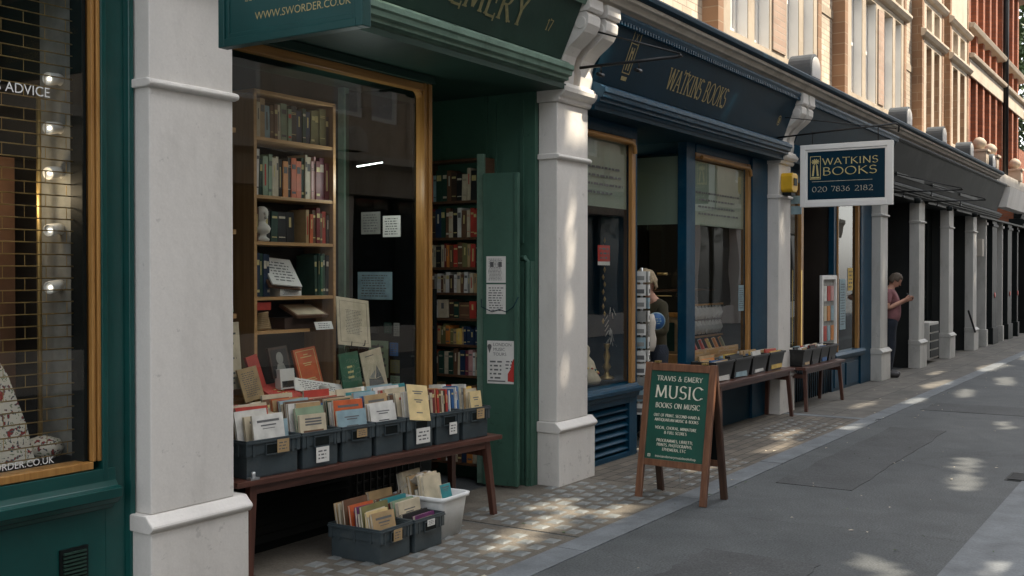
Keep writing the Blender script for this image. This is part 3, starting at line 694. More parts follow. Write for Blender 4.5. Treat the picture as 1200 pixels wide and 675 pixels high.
for z in (2.66, 2.42, 2.20, 1.92, 1.64):
    h = MB().tube([(3.40, 4.84, z - .01), (3.345, 4.80, z)], [.022, .022], 8); h.lathe([(.0, -.05), (.022, -.05), (.028, -.02), (.032, .05), (.027, .055), (.02, .03)], (0, 0, 0), 14, 0, Matrix.Translation((3.31, 4.79, z)) @ Euler((R(20), R(-100), 0)).to_matrix().to_4x4())
    hh = h.build('spotlight', 'whitepaint', sp)
    MB().lathe([(0, 0), (.011, 0), (.011, .008), (0, .008)], (0, 0, 0), 12, 0, Matrix.Translation((3.31, 4.79, z)) @ Euler((R(20), R(-100), 0)).to_matrix().to_4x4() @ Matrix.Translation((0, 0, .036))).build('bulb', 'bulb', hh)
box('side_panel', 'b_grey', S1, 3.36, 3.40, 4.64, 4.98, .8, 3.2)
pt = MB(); pt.box(2.3, 3.36, 5.2, 5.23, .8, 2.3, 0)
for i in range(7): pt.box(2.86 + i * .03, 2.872 + i * .03, 5.17, 5.19, .9, 1.35, 1)
pt.build('partition_panel', ['b_brown', 'paper'], S1)

# ------------------------------------------------------------------ hanging sign of the teal shop
def hang_sign(x, y0, y1, z0, z1, mfr, mpanel, name, label, fw=.045, th=.05):
    t = wthing('hanging_sign', label, 'sign', (x, (y0 + y1) / 2, z0))
    f = MB()
    f.box(x - th / 2, x + th / 2, y0, y0 + fw, z0, z1).box(x - th / 2, x + th / 2, y1 - fw, y1, z0, z1)
    f.box(x - th / 2, x + th / 2, y0 + fw, y1 - fw, z0, z0 + fw).box(x - th / 2, x + th / 2, y0 + fw, y1 - fw, z1 - fw, z1)
    f.build('sign_frame', mfr, t, bevel=.004)
    f = MB(); e = fw + .012; f.box(x - th * .32, x + th * .32, y0 + fw, y0 + e + .012, z0 + fw, z1 - fw).box(x - th * .32, x + th * .32, y1 - e - .012, y1 - fw, z0 + fw, z1 - fw)
    f.box(x - th * .32, x + th * .32, y0 + e + .012, y1 - e - .012, z0 + fw, z0 + e + .012).box(x - th * .32, x + th * .32, y0 + e + .012, y1 - e - .012, z1 - e - .012, z1 - fw)
    f.build('inner_moulding', mfr, t, bevel=.003)
    box('sign_panel', mpanel, t, x - th * .2, x + th * .2, y0 + fw, y1 - fw, z0 + fw, z1 - fw)
    return t
sg = hang_sign(3.72, 3.14, 4.05, 2.795, 3.56, 'tealsign', 'tealsign', 'sign', 'teal hanging sign with gold web address above the first white pilaster', .04, .06)
for s_, z, h in (('LONDON WC2N 4EZ', 3.0, .032), ('020 3971 2500', 2.96, .032), ('WWW.SWORDER.CO.UK', 2.905, .038)):
    ya = 3.22 if s_[0] == 'W' else (3.28 if s_[0] == '0' else 3.46)
    wput(sans('lettering', s_, h, 'dullgold', sg, Matrix(), 'RIGHT'), sg, Matrix.Translation((3.72 - .0135, ya, z)) @ FACE_X)
wput(sans('lettering', 'SWORDERS', .12, 'dullgold', sg, Matrix(), 'CENTER'), sg, Matrix.Translation((3.72 - .0135, 3.59, 3.27)) @ FACE_X)
MB().tube([(3.72, 3.1, 3.55), (3.72, 4.4, 3.55)], .012, 6).tube([(3.72, 3.3, 3.5), (3.72, 3.3, 3.55)], .008, 6).tube([(3.72, 3.95, 3.5), (3.72, 3.95, 3.55)], .008, 6).build('bracket', 'iron', sg)

# ------------------------------------------------------------------ sage green shop
S2 = wthing('shopfront', 'sage green music bookshop front with gold framed window and open doorway', 'shop', (5.8, 4.9, 0), 'shopfronts of the arcade')
fp = fascia(S2, 4.09, 7.48, 'sagedark', 'sagepale', 3.20, 4.2)
t_ = serif_text(MB(), 'TRAVIS & EMERY', .235, 0, 0, thick=.14, sp=.09, align='r').build('lettering', 'olivegold', S2)
wput(t_, S2, fascia_mx(6.80, 3.20, .26))
t_ = serif_text(MB(), '17', .085, 0, 0, thick=.13).build('lettering', 'dullgold', S2)
wput(t_, S2, fascia_mx(7.14, 3.20, .34))
box('soffit', 'sagedark', S2, 4.08, 7.49, 4.28, 5.75, 3.16, 3.20)
box('window_head', 'sagedark', S2, 4.08, 6.49, 4.82, 4.97, 3.10, 3.155)
wf = MB(); wf.box(4.08, 6.40, 4.86, 4.94, 3.045, 3.098); wf.build('window_frame', 'goldx', S2, bevel=.004)
wf = MB(); wf.box(6.40, 6.425, 4.855, 4.89, .74, 3.10).box(6.425, 6.45, 4.865, 4.95, .74, 3.10).box(6.45, 6.49, 4.85, 4.95, .74, 3.10)
wf.prism([(6.40, 3.045), (6.34, 3.045)] + [(6.34 + .06 * math.sin(R(a)), 2.985 + .06 * math.cos(R(a))) for a in (20, 40, 60, 80)] + [(6.40, 2.96)], 4.87, 4.93, axis='Y')
wf.build('window_frame', 'gold', S2, bevel=.003)
box('window_pane', 'glass', S2, 4.08, 6.40, 4.90, 4.906, .76, 3.045)
box('side_pane', 'glassdark', S2, 6.452, 6.458, 4.95, 5.66, .76, 3.1)
box('side_post', 'sagepale', S2, 6.43, 6.49, 5.66, 5.72, 0, 3.15)
sr = MB(); sr.box(4.08, 6.49, 4.86, 4.95, 0, .70)
for i in range(11): sr.prism([(4.86, .06 + i * .055), (4.835, .06 + i * .055), (4.86, .10 + i * .055)], 4.1, 5.55)
sr.build('stall_riser', 'black', S2)
lg = MB()
for i in range(11): lg.box(5.62 + i * .07, 5.632 + i * .07, 4.838, 4.85, .06, .66)
for i in range(9): lg.box(5.6, 6.36, 4.85, 4.86, .06 + i * .07, .075 + i * .07)
lg.build('cellar_grille', 'iron', S2)
box('window_sill', 'sagedark', S2, 4.08, 6.49, 4.82, 4.98, .70, .74, bevel=.005)
box('side_riser', 'black', S2, 6.42, 6.49, 4.95, 5.66, 0, .70)
box('display_platform', 'pinez', S2, 4.1, 6.40, 4.98, 5.75, .66, .72)
box('display_step', 'pinez', S2, 4.1, 6.2, 5.16, 5.75, .72, .90)
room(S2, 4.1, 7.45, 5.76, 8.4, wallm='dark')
rw = MB(); rw.box(7.44, 7.49, 4.537, 5.76, 0, 3.16); rw.box(7.42, 7.44, 4.985, 5.02, 0, 3.16); rw.build('doorway_wall', 'sage', S2)
pm = MB(); pm.box(7.425, 7.44, 4.64, 4.67, 1.95, 3.1).box(7.425, 7.44, 4.9, 4.94, 1.95, 3.1).build('panel_moulding', 'sage', S2)
# fluted casing beside the doorway
fc = MB(); fc.box(7.385, 7.44, 4.54, 4.66, 0, 1.80).tube([(7.385, 4.575, 0), (7.385, 4.575, 1.80), (7.39, 4.60, 1.83), (7.40, 4.64, 1.825)], .022, 10).box(7.375, 7.385, 4.60, 4.65, .05, 1.75)
fc.build('pipe_casing', 'sage', S2, bevel=.006)
# open door leaf with raised panel, parallel strip behind it
lf = MB(); mx = Matrix.Translation((7.20, 4.87, 0)) @ Matrix.Rotation(math.atan2(-.30, .06), 4, 'Z')
lf.box(0, .302, -.022, .022, .02, 2.50, 0, mx)
lf.box(.27, .302, -.034, -.022, .02, 2.50, 0, mx)
lfo = lf.build('door_leaf', 'sage', S2, bevel=.004)
ls = MB(); ls.box(-.065, -.005, .01, .05, .02, 2.66, 0, mx); ls.build('door_edge', 'sagepale', S2, bevel=.003)
# dark edge post of the inner door with its bolt bar
dp = wthing('inner_door_post', 'dark green door edge with iron bolt bar in front of the doorway bookcase', 'door', (7.1, 5.3, 0))
MB().box(7.02, 7.06, 5.23, 5.28, .2, 1.58).build('door_edge', 'black', dp, bevel=.003)
b_ = MB().tube([(6.99, 5.42, 1.27), (7.0, 5.22, 1.27)], .012, 8).tube([(6.99, 5.38, 1.27), (6.99, 5.38, 1.10), (6.96, 5.40, 1.05)], .008, 8).lathe([(.02, 0), (.026, .01), (.02, .02)], (6.985, 5.25, 1.42), 10)
b_.build('bolt', 'iron', dp)
MB().lathe([(.008, 0), (.017, .006), (.008, .012)], (6.96, 5.40, 1.03), 10).build('hook', 'steel', dp)
cb = MB(); pts = [(7.22, 4.80, 1.52), (7.19, 4.74, 1.44), (7.2, 4.66, 1.46), (7.22, 4.60, 1.50), (7.3, 4.54, 1.505)]
cb.tube([(7.165, 4.87, 1.50), (7.15, 4.86, 1.44), (7.185, 4.78, 1.40), (7.2, 4.72, 1.42), (7.205, 4.66, 1.40), (7.215, 4.60, 1.44), (7.23, 4.56, 1.52)], .0035, 5)
tag(cb.build('cable', 'bluedark'), 'thin loose cable looping across the open green door leaf', 'cable')
# notices
def notice(name, label, mx, w, h, m='white', rows=8, seed=1, extra=None, frame=None):
    rg = random.Random(seed); mb = MB(); mb.box(-w / 2, w / 2, -h / 2, h / 2, -.0015, 0, 0)
    scribble(mb, -w * .4, w * .4, -h * .42, h * .42, int(rows * 1.8), rg, 1)
    if extra: extra(mb)
    o = mb.build(name, [m, 'ink', 'redink', 'yellow', 'teal'], None); o.matrix_world = mx; tag(o, label, 'notice'); return o
LM = Matrix.Translation((7.20, 4.87, 0)) @ Matrix.Rotation(math.atan2(-.30, .06), 4, 'Z') @ Matrix.Translation((0, -.024, 0)) @ Matrix(((1, 0, 0, 0), (0, 0, -1, 0), (0, 1, 0, 0), (0, 0, 0, 1)))
def fA(mb):
    for a in (-.05, .02): mb.box(a, a + .03, .02, .06, 0, .001, 1)
notice('notice', 'white notice with two small dark pictures, upper of two on the green door leaf', LM @ Matrix.Translation((.115, 1.735, 0)), .165, .21, rows=9, seed=3, extra=fA)
notice('notice', 'white notice with a small swirl drawing, lower of two on the green door leaf', LM @ Matrix.Translation((.115, 1.50, 0)), .165, .235, rows=6, seed=4)
pm_ = MB(); pm_.box(-.125, .125, -.17, .17, -.0015, 0, 0)
scribble(pm_, -.11, .02, -.14, .02, 5, random.Random(5), 1); scribble(pm_, .03, .10, -.06, .02, 3, random.Random(6), 1)
pm_.box(-.12, .03, -.155, -.145, 0, .001, 1)
pm_.add([(.05 + .0, -.15, .001), (.11, -.155, .001), (.124, -.10, .001), (.105, -.05, .001), (.12, .0, .001), (.10, .03, .001), (.085, -.0, .001), (.075, -.05, .001), (.05, -.09, .001)], [tuple(range(9))], 2)
pm_.add([(-.105 + .018 * math.cos(R(a)), .125 + .018 * math.sin(R(a)), .001) for a in range(-20, 201, 20)] + [(-.105, .07, .001)], [tuple(range(13))], 1)
po = pm_.build('poster', ['white', 'ink', 'redink']); po.matrix_world = LM @ Matrix.Translation((.165, 1.00, 0)); tag(po, 'white walking tours poster with black pin mark and red figure on the green door', 'poster')
for i, s_ in enumerate(('LONDON', 'MUSIC', 'TOURS')):
    q = sans('lettering', s_, .026, 'ink', po, Matrix.Translation((-.075, .128 - i * .038, .001)))
# notices inside the side pane
SX = lambda y, z: Matrix.Translation((6.445, y, z)) @ FACE_X
notice('notice', 'large pale grey notice with a few dark lines on the inner side window', SX(5.365, 1.61), .34, .21, 'b_pale blue', 5, 7)
notice('notice', 'dim pinkish notice with a round emblem high on the inner side window', SX(5.405, 2.09), .19, .17, 'b_grey', 4, 8)
notice('notice', 'small white notice with four lines high on the inner side window', SX(5.20, 2.06), .17, .16, 'white', 4, 9)
def tri(mb):
    mb.add([(-.10, -.02, .001), (.06, -.02, .001), (.0, .12, .001)], [(0, 1, 2)], 1); mb.add([(-.072, -.003, .002), (.036, -.003, .002), (-.004, .085, .002)], [(0, 1, 2)], 3)
notice('warning_notice', 'pale notice with black and yellow warning triangle low on the inner side window', SX(5.33, 1.05), .19, .28, 'b_pale green', 3, 10, extra=tri)
for i, (y, z, w, h, m_, lb) in enumerate(((5.18, 1.13, .08, .10, 'b_blue', 'small blue sticker on the inner side window'), (5.17, 1.00, .09, .10, 'b_olive', 'small yellow and orange sticker below the blue sticker'), (5.17, .88, .09, .10, 'b_pale green', 'small pale sticker lowest on the inner side window'), (5.155, 1.28, .055, .10, 'b_grey', 'narrow grey sticker on the inner side window'), (5.24, 1.29, .07, .08, 'b_dark green', 'dark round sticker on the inner side window'), (5.38, 1.27, .10, .05, 'b_black', 'black strip notice with pale letters on the inner side window'))):
    notice('sticker', lb, SX(y, z), w, h, m_, 3, 20 + i)
ft = MB().tube([(5.98, 5.14, 2.47), (6.24, 5.12, 2.52)], .0045, 8).build('tube_light', 'tube'); tag(ft, 'lit white tube light hanging inside the green bookshop', 'lamp')

# ------------------------------------------------------------------ navy shop A
S3 = wthing('shopfront', 'navy blue bookshop front with frosted glass above gold framed windows', 'shop', (10.4, 4.9, 0), 'shopfronts of the arcade')
fascia(S3, 8.0, 12.81, 'navy', 'bluemould', 3.11, 4.2, dent=True)
t_ = serif_text(MB(), 'WATKINS BOOKS', .20, 0, 0, thick=.105, sp=.07, wsc=.74).build('lettering', 'dullgold', S3)
wput(t_, S3, fascia_mx(10.05, 3.11, .22))
lg = MB()   # boxed emblem
for (a, b_, c, d) in ((-.07, -.06, -.2, .2), (.06, .07, -.2, .2), (-.06, .06, .19, .2), (-.06, .06, -.2, -.19), (-.06, .06, .06, .067)): lg.box(a, b_, c, d, 0, .0015)
for a in (0, 60, 120): lg.add([(-.035 * math.cos(R(a)) - .004, .12 - .035 * math.sin(R(a)), .001), (-.035 * math.cos(R(a)) + .004, .12 - .035 * math.sin(R(a)), .001), (.035 * math.cos(R(a)) + .004, .12 + .035 * math.sin(R(a)), .0012), (.035 * math.cos(R(a)) - .004, .12 + .035 * math.sin(R(a)), .0012)], [(0, 1, 2, 3)])
lg.box(-.03, -.012, -.17, .03, 0, .001).box(.012, .03, -.17, .03, 0, .001).box(-.012, .012, -.02, .0, 0, .001)
lg.box(-.05, .05, -.26, -.225, 0, .001)
wput(lg.build('emblem', 'dullgold', S3), S3, fascia_mx(8.50, 3.11, .58))
rg_ = MB(); ring = [(.05 * math.cos(R(a)), .06 * math.sin(R(a))) for a in range(0, 360, 15)]
rg_.add([(x, y, .001) for x, y in ring] + [(x * .82, y * .82, .001) for x, y in ring], [(i, (i + 1) % 24, 24 + (i + 1) % 24, 24 + i) for i in range(24)]); rg_.box(-.02, .02, -.03, .03, 0, .001)
wput(rg_.build('emblem', 'dullgold', S3), S3, fascia_mx(12.45, 3.11, .35))
box('soffit', 'bluedark', S3, 8.0, 12.79, 4.3, 5.5, 3.07, 3.109)
fr = MB(); fr.box(9.225, 9.30, 4.54, 4.62, 0, 3.07).box(10.45, 10.68, 4.54, 4.64, 0, 3.07).box(12.28, 12.80, 4.50, 4.62, 0, 3.07)
fr.box(8.0, 9.225, 4.53, 4.62, 2.96, 3.07).box(10.68, 12.28, 4.53, 4.62, 2.98, 3.07)
fr.build('door_post', 'blue', S3, bevel=.005)
MB().box(9.15, 9.225, 4.52, 4.56, .68, 2.96).build('window_frame', 'gold', S3, bevel=.005); MB().box(12.19, 12.28, 4.52, 4.56, .62, 2.98).build('window_frame', 'gold', S3, bevel=.005)
fr = MB(); fr.box(8.0, 9.14, 4.53, 4.60, 2.90, 2.957).tube([(8.05, 4.50, 2.92), (9.08, 4.50, 2.92), (9.15, 4.5, 2.89), (9.17, 4.5, 2.82)], .022, 8).build('window_rail', 'goldx', S3, bevel=.003)
fr = MB(); fr.box(10.68, 12.18, 4.53, 4.60, 2.92, 2.977).tube([(10.75, 4.50, 2.93), (12.14, 4.50, 2.93), (12.2, 4.5, 2.90), (12.22, 4.5, 2.84)], .022, 8)
fr.build('window_rail', 'goldx', S3, bevel=.003)
for (a, b_, z0, zf) in ((8.02, 9.14, .70, 2.30), (10.69, 12.18, .62, 2.22)):
    box('window_pane', 'glass', S3, a, b_, 4.565, 4.571, z0, 2.92)
    pf = box('frosted_band', 'frost', S3, a, b_, 4.576, 4.578, zf, 2.90)
    tx = MB()
    for r in range(4): scribble(tx, a + .05, b_ - .1, zf + .10 + r * .075, zf + .15 + r * .075, 1, random.Random(r * 7 + int(a)), 0)
    wput(tx.build('window_lettering', 'ink', S3), S3, Matrix.Translation((0, 4.5635, 0)) @ FACE_Y)
sr = MB(); sr.prism([(4.62, .56), (4.50, .56), (4.49, .60), (4.46, .61), (4.455, .645), (4.50, .655), (4.51, .68), (4.62, .69)], 8.0, 9.26)
sr.build('window_sill', 'blue', S3, bevel=.004)
MB().prism([(4.62, .50), (4.50, .50), (4.46, .55), (4.50, .61), (4.62, .62)], 10.60, 12.42).build('window_sill', 'blue', S3, bevel=.004)
sr = MB(); sr.box(8.0, 8.2, 4.53, 4.62, 0, .56).box(9.12, 9.26, 4.53, 4.62, 0, .56).box(8.2, 9.12, 4.53, 4.62, 0, .05).box(8.2, 9.12, 4.53, 4.62, .50, .56).box(8.2, 9.12, 4.60, 4.62, .05, .5)
for i in range(6): sr.prism([(4.595, .07 + i * .072), (4.54, .07 + i * .072), (4.54, .08 + i * .072), (4.595, .125 + i * .072)], 8.2, 9.12)
sr.build('stall_riser', 'blue', S3, bevel=.003)
box('stall_riser', 'bluedark', S3, 10.62, 12.28, 4.53, 4.62, 0, .50)
# recessed glass door
dr = MB(); dr.box(9.32, 9.38, 5.30, 5.35, .03, 2.95).box(10.40, 10.46, 5.30, 5.35, .03, 2.95).box(9.38, 10.40, 5.30, 5.35, 2.85, 2.95); drr = dr.build('door', 'bluedark', S3, bevel=.003)
box('pane', 'glass', drr, 9.38, 10.40, 5.32, 5.326, .03, 2.85)
box('frosted_band', 'frost', drr, 9.38, 10.40, 5.33, 5.332, 2.2, 2.84)
MB().tube([(10.22, 5.27, 1.55), (10.22, 5.27, 1.70)], .012, 8).tube([(9.6, 5.26, 1.45), (10.36, 5.26, 1.45)], .006, 6).build('door_handle', 'brass', drr)
rt = MB(); rt.box(9.26, 9.30, 4.62, 5.35, 0, 3.07).box(10.47, 10.50, 4.64, 5.30, 0, .55).box(10.47, 10.50, 4.64, 5.30, 2.95, 3.07); rt.build('doorway_wall', 'bluedark', S3)
box('side_pane', 'glass', S3, 10.482, 10.488, 4.64, 5.30, .55, 2.95)
box('frosted_band', 'frost', S3, 10.492, 10.494, 4.64, 5.30, 2.22, 2.93)
MB().tube([(10.44, 4.75, 1.70), (10.44, 4.86, 1.70)], .014, 8).tube([(10.44, 4.70, 1.47), (10.44, 5.2, 1.47)], .005, 6).build('side_bar', 'brass', S3)
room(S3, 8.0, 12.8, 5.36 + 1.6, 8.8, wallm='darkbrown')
dk = MB(); dk.box(8.0, 9.26, 5.9, 5.93, .0, 3.07).box(10.5, 12.8, 6.1, 6.13, 0, 3.07); dk.build('inner_partition', 'darkbrown', S3)
cu = MB(); n = 14
for k, (xa, w) in enumerate(((8.15, .35), (11.35, .30))):
    pr = [(xa + w * i / n, 5.0 + .02 * math.sin(i * 2.2)) for i in range(n + 1)]
    cu.prism(pr + [(a, b_ + .02) for a, b_ in reversed(pr)], .7, 2.5, axis='Z')
cu.build('curtain', 'stonegrey' if 0 else 'stone2', S3)
dl = wthing('downlight', 'pair of lit ceiling downlights inside the navy bookshop doorway', 'lamp', (10.1, 6.0, 2.95))
for xx in (10.05, 10.32):
    MB().lathe([(.0, 0), (.05, 0), (.055, .03), (0, .03)], (xx, 6.0, 2.92), 12).build('lamp_ring', 'iron', dl)
    MB().lathe([(.0, 0), (.03, 0), (.03, .004), (0, .004)], (xx, 6.0, 2.912), 12).build('bulb', 'bulb', dl)
sh = MB()
for z in (.7, 1.1, 1.5): sh.box(10.6, 12.6, 5.1, 5.35, z, z + .02)
sh.build('display_shelf', 'brownwood', S3)

# ------------------------------------------------------------------ navy shop B
S4 = wthing('shopfront', 'second navy blue bookshop bay with dark doorway beyond the square hanging sign', 'shop', (15.5, 4.9, 0), 'shopfronts of the arcade')
fascia(S4, 13.24, 17.68, 'navy', 'bluemould', 3.11, 4.2, dent=True)
box('soffit', 'bluedark', S4, 13.2, 17.66, 4.3, 5.5, 3.07, 3.109)
fr = MB(); fr.box(17.04, 17.66, 4.50, 4.62, 0, 3.07).box(15.72, 15.86, 4.54, 4.62, 0, 3.07).box(13.22, 13.5, 4.54, 4.62, 0, 3.07).box(13.5, 17.04, 4.55, 4.62, 2.9, 3.07); fr.build('door_post', 'blue', S4, bevel=.005)
for q_ in ((16.94, 17.04), (14.16, 14.26), (15.86, 15.9)): MB().box(*q_, 4.52, 4.57, .56, 2.9).build('window_frame', 'gold', S4, bevel=.004)
box('glow_edge', 'goldline', S4, 14.13, 14.138, 4.50, 4.508, .75, 1.75)  # thin glowing line beside the gold post, no lamp
box('window_pane', 'glassfar', S4, 15.9, 16.94, 4.565, 4.571, .56, 2.9); box('window_pane', 'glass', S4, 13.5, 14.16, 4.565, 4.571, .56, 2.9)
sr = MB(); sr.prism([(4.62, .44), (4.50, .44), (4.47, .48), (4.46, .52), (4.50, .56), (4.62, .56)], 15.6, 17.2); sr.build('window_sill', 'blue', S4, bevel=.004)
sr = MB(); sr.box(15.6, 17.04, 4.53, 4.62, 0, .44).box(15.7, 16.2, 4.515, 4.53, .05, .38).box(16.3, 16.95, 4.515, 4.53, .05, .38).box(13.22, 15.6, 4.58, 4.62, 0, .5); sr.build('stall_riser', 'blue', S4, bevel=.004)
rl = MB()
for i in range(24): rl.tube([(13.45 + i * .09, 4.52, .02), (13.45 + i * .09, 4.52, .48)], .009, 5)
rl.box(13.4, 15.55, 4.51, 4.53, .46, .48); rl.build('vent_railing', 'iron', S4)
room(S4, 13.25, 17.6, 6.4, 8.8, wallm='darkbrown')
dk = MB(); dk.box(13.25, 14.3, 5.6, 5.63, 0, 3.07).box(15.8, 17.6, 5.8, 5.83, 0, 3.07).box(14.3, 14.33, 4.62, 5.6, 0, 3.07).box(15.77, 15.8, 4.62, 5.8, 0, 3.07); dk.build('inner_partition', 'darkbrown', S4)

# ------------------------------------------------------------------ dark arcade bays
for i, (a, b_) in enumerate(((18.12, 20.39), (20.84, 23.07), (23.52, 25.74))):
    S = wthing('shopfront', ['dark arcade bay with a deep doorway where the man stands', 'dark arcade bay with a gold framed window and grey cabinet', 'dark arcade bay with a black railing between the two farthest grey pilasters'][i], 'shop', ((a + b_) / 2, 4.9, 0), 'shopfronts of the arcade')
    fascia(S, a if i else a - .44, b_ + (.45 if i < 2 else .44), 'slate', 'slate', 3.02, 4.2)
    box('soffit', 'black', S, a, b_, 4.3, 5.9, 2.98, 3.018)
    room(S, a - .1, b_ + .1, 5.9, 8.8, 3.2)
    f = MB()
    if i == 1:
        f.box(a - .1, a + .3, 4.7, 4.78, 0, 2.98).box(b_ - .35, b_ + .1, 4.7, 4.78, 0, 2.98).box(a + .3, b_ - .35, 4.7, 4.78, 0, .7).box(a + .3, b_ - .35, 4.7, 4.78, 2.7, 2.98)
        box('window_frame', 'gold', S, a + .95, a + 1.03, 4.66, 4.72, .7, 2.7)
        box('window_pane', 'glassdark', S, a + .3, b_ - .35, 4.72, 4.726, .7, 2.7)
    else:
        f.box(a - .1, a + .12, 5.2, 5.28, 0, 2.98).box(b_ - .3, b_ + .1, 5.2, 5.28, 0, 2.98).box(a + .12, b_ - .3, 5.2, 5.28, 2.5, 2.98)
    f.build('shop_frame', 'black', S)
    if i != 1:
        wf_ = box('window_frame', 'benchwood' if i else 'black', S, a + .9, a + .97, 5.18, 5.26, .55, 2.5); box('window_pane', 'glassdark', S, a + .12, a + .9, 5.22, 5.226, .55, 2.5); box('stall_riser', 'slate', S, a + .12, a + .97, 5.17, 5.27, 0, .55)
        box('door', 'bluedark', S, a + 1.05, b_ - .35, 5.22, 5.26, .03, 2.1, bevel=.01)
    ln = box('fascia_panel', 'black', S, a + .15, b_ - .1, 4.262, 4.275, 3.30, 3.36)
    lt_ = MB().lathe([(0, 0), (.05, 0), (.06, .08), (0, .1)], ((a + b_) / 2, 4.15, 3.02 - .12), 10); lt_.build('canopy_lamp', 'slate', S)
cab = wthing('cabinet', 'grey metal drawer cabinet standing in the dark arcade bay', 'cabinet', (21.85, 4.5, 0))
c_ = MB().box(21.45, 22.3, 4.40, 4.66, .08, .78).build('body', 'stonegrey', cab, bevel=.01)
for k in range(4): box('drawer', 'slate', cab, 21.49, 22.26, 4.385, 4.402, .12 + k * .16, .25 + k * .16, bevel=.003)
rd = MB().tube([(25.3, 4.38, .9), (25.65, 4.30, .42)], .022, 8); MB().box(26.92, 27.12, 4.30, 4.42, 2.05, 2.45).build('junction_box', 'stonegrey', cab) if 0 else None
tag(rd.build('bar', 'iron'), 'black iron bar leaning against the farthest grey pilaster', 'bar')

# ------------------------------------------------------------------ red brick building beyond
RB = wthing('brick_building', 'tall dark red brick building with pale stone bands at the far end', 'building', (29, 4.6, 0))
ops = []
x = 25.35
while x < 32.4:
    ops += [(x, x + .42, 4.4, 5.86), (x, x + .42, 6.5, 6.92), (x, x + .42, 7.3, 9.0)]; x += .88
facade(24.86, 32.9, 3.9, 12.5, ops, 4.46, 4.75, 'redbrick', 'wall', RB)
for o in ops: box('window_pane', 'upglass', RB, o[0], o[1], 4.62, 4.63, o[2], o[3])
st = MB(); x = 24.95
while x < 32.8: st.box(x, x + .22, 4.34, 4.458, 4.2, 12.3); x += .88
st.build('brick_strip', 'redbrick', RB)
bd = MB(); bd.box(24.86, 32.95, 4.30, 4.337, 5.95, 6.30).prism([(4.458, 6.30), (4.22, 6.33), (4.20, 6.40), (4.458, 6.46)], 24.86, 33.0).prism([(4.458, 6.94), (4.24, 6.96), (4.20, 7.05), (4.458, 7.1)], 24.86, 33.0).prism([(4.458, 9.1), (4.24, 9.15), (4.20, 9.3), (4.458, 9.35)], 24.86, 33.0)
bd.build('stone_band', 'bathpale', RB, bevel=.01)
MB().tube([(29.45, 4.26, 3.9), (29.45, 4.26, 12.3)], .07, 10).build('drainpipe', 'iron', RB)
box('return_wall', 'redbrick', RB, 32.9, 33.1, 4.46, 9, 0, 12.5)
box('parapet_wall', 'stone2', RB, 27.2, 33.0, 4.12, 4.46, 3.86, 4.1, bevel=.01)
for xx in (25.6, 27.0, 30.8):
    q = MB().box(xx - .16, xx + .16, 4.06, 4.40, 4.08, 4.36).box(xx - .2, xx + .2, 4.02, 4.44, 4.36, 4.41); q.lathe([(.06, 0), (.1, .03), (.15, .11), (.15, .17), (.09, .25), (.02, .28)], (xx, 4.23, 4.41), 12)
    q.build('finial', 'bathpale', RB, bevel=.006)
# dark shops below the red building, and onwards
S5 = wthing('shopfront', 'row of black shopfronts with slim grey columns under the red brick building', 'shop', (30, 4.9, 0), 'shopfronts of the arcade')
fascia(S5, 26.18, 28.6, 'slate', 'slate', 3.02, 4.2)
fascia(S5, 32.6, 40, 'black', 'black', 3.02, 4.2)
fb = MB(); fb.prism([(4.4, 3.34), (4.16, 3.34), (4.06, 3.83), (4.4, 3.83)], 29.0, 32.58); fb.build('white_fascia', 'stone', S5)
b5 = MB(); b5.box(26.18, 40, 4.95, 5.05, 0, 3.05).box(26.18, 40, 4.3, 5.05, 2.98, 3.02); b5.build('shop_frame', 'black', S5)
for xx, w, m_ in ((27.4, .06, 'stonegrey'), (28.6, .34, 'black'), (29.8, .05, 'stonegrey'), (31.0, .34, 'black'), (32.4, .1, 'black'), (34.5, .3, 'black'), (37, .3, 'black')):
    k = MB().box(xx - w, xx + w, 4.36, 4.6, 0, 2.98).box(xx - w - .04, xx + w + .04, 4.33, 4.6, 0, .4).box(xx - w - .03, xx + w + .03, 4.33, 4.6, 2.84, 2.9)
    q = k.build('column', m_, S5, bevel=.006)
    if m_ == 'black': MB().lathe([(0, 0), (.07, 0), (.07, .01), (0, .01)], (0, 0, 0), 14, 0, Matrix.Translation((xx, 4.355, 1.18)) @ Euler((R(90), 0, 0)).to_matrix().to_4x4()).build('red_disc', 'b_red', q)
box('meter_box', 'stone2', S5, 26.75, 26.98, 4.34, 4.5, 2.1, 2.5, bevel=.01); box('window_frame', 'gold', S5, 30.2, 30.28, 4.86, 4.93, .6, 2.9)
box('upper_wall', 'redbrick', S5, 33.2, 40, 4.46, 4.7, 3.86, 5.2)

# ------------------------------------------------------------------ square hanging sign of the navy shop
sg = hang_sign(12.62, 2.985, 4.035, 2.48, 3.205, 'whitepaint', 'navy', 'sign', 'square white framed hanging sign with gold lettering on navy', .06, .07)
def sign_text(s, h, yl, yr, z, m_='goldleaf', th=.15):
    """fit the words between two positions on the sign face"""
    w0 = serif_width(s, .06) * h; ws = (yl - yr) / w0
    o = serif_text(MB(), s, h, 0, 0, thick=th, align='l', wsc=ws, sp=.06).build('lettering', m_, sg); wput(o, sg, Matrix.Translation((12.62 - .0155, yl, z)) @ FACE_X)
sign_text('WATKINS', .075, 3.78, 3.145, 2.965); sign_text('BOOKS', .088, 3.78, 3.155, 2.845)
sign_text('020', .058, 3.90, 3.72, 2.655, 'palegold', .12); sign_text('7836', .058, 3.675, 3.46, 2.655, 'palegold', .12); sign_text('2182', .058, 3.41, 3.20, 2.655, 'palegold', .12)
rl_ = box('lettering', 'palegold', sg, 12.6035, 12.605, 3.21, 3.90, 2.772, 2.777)
em = MB()
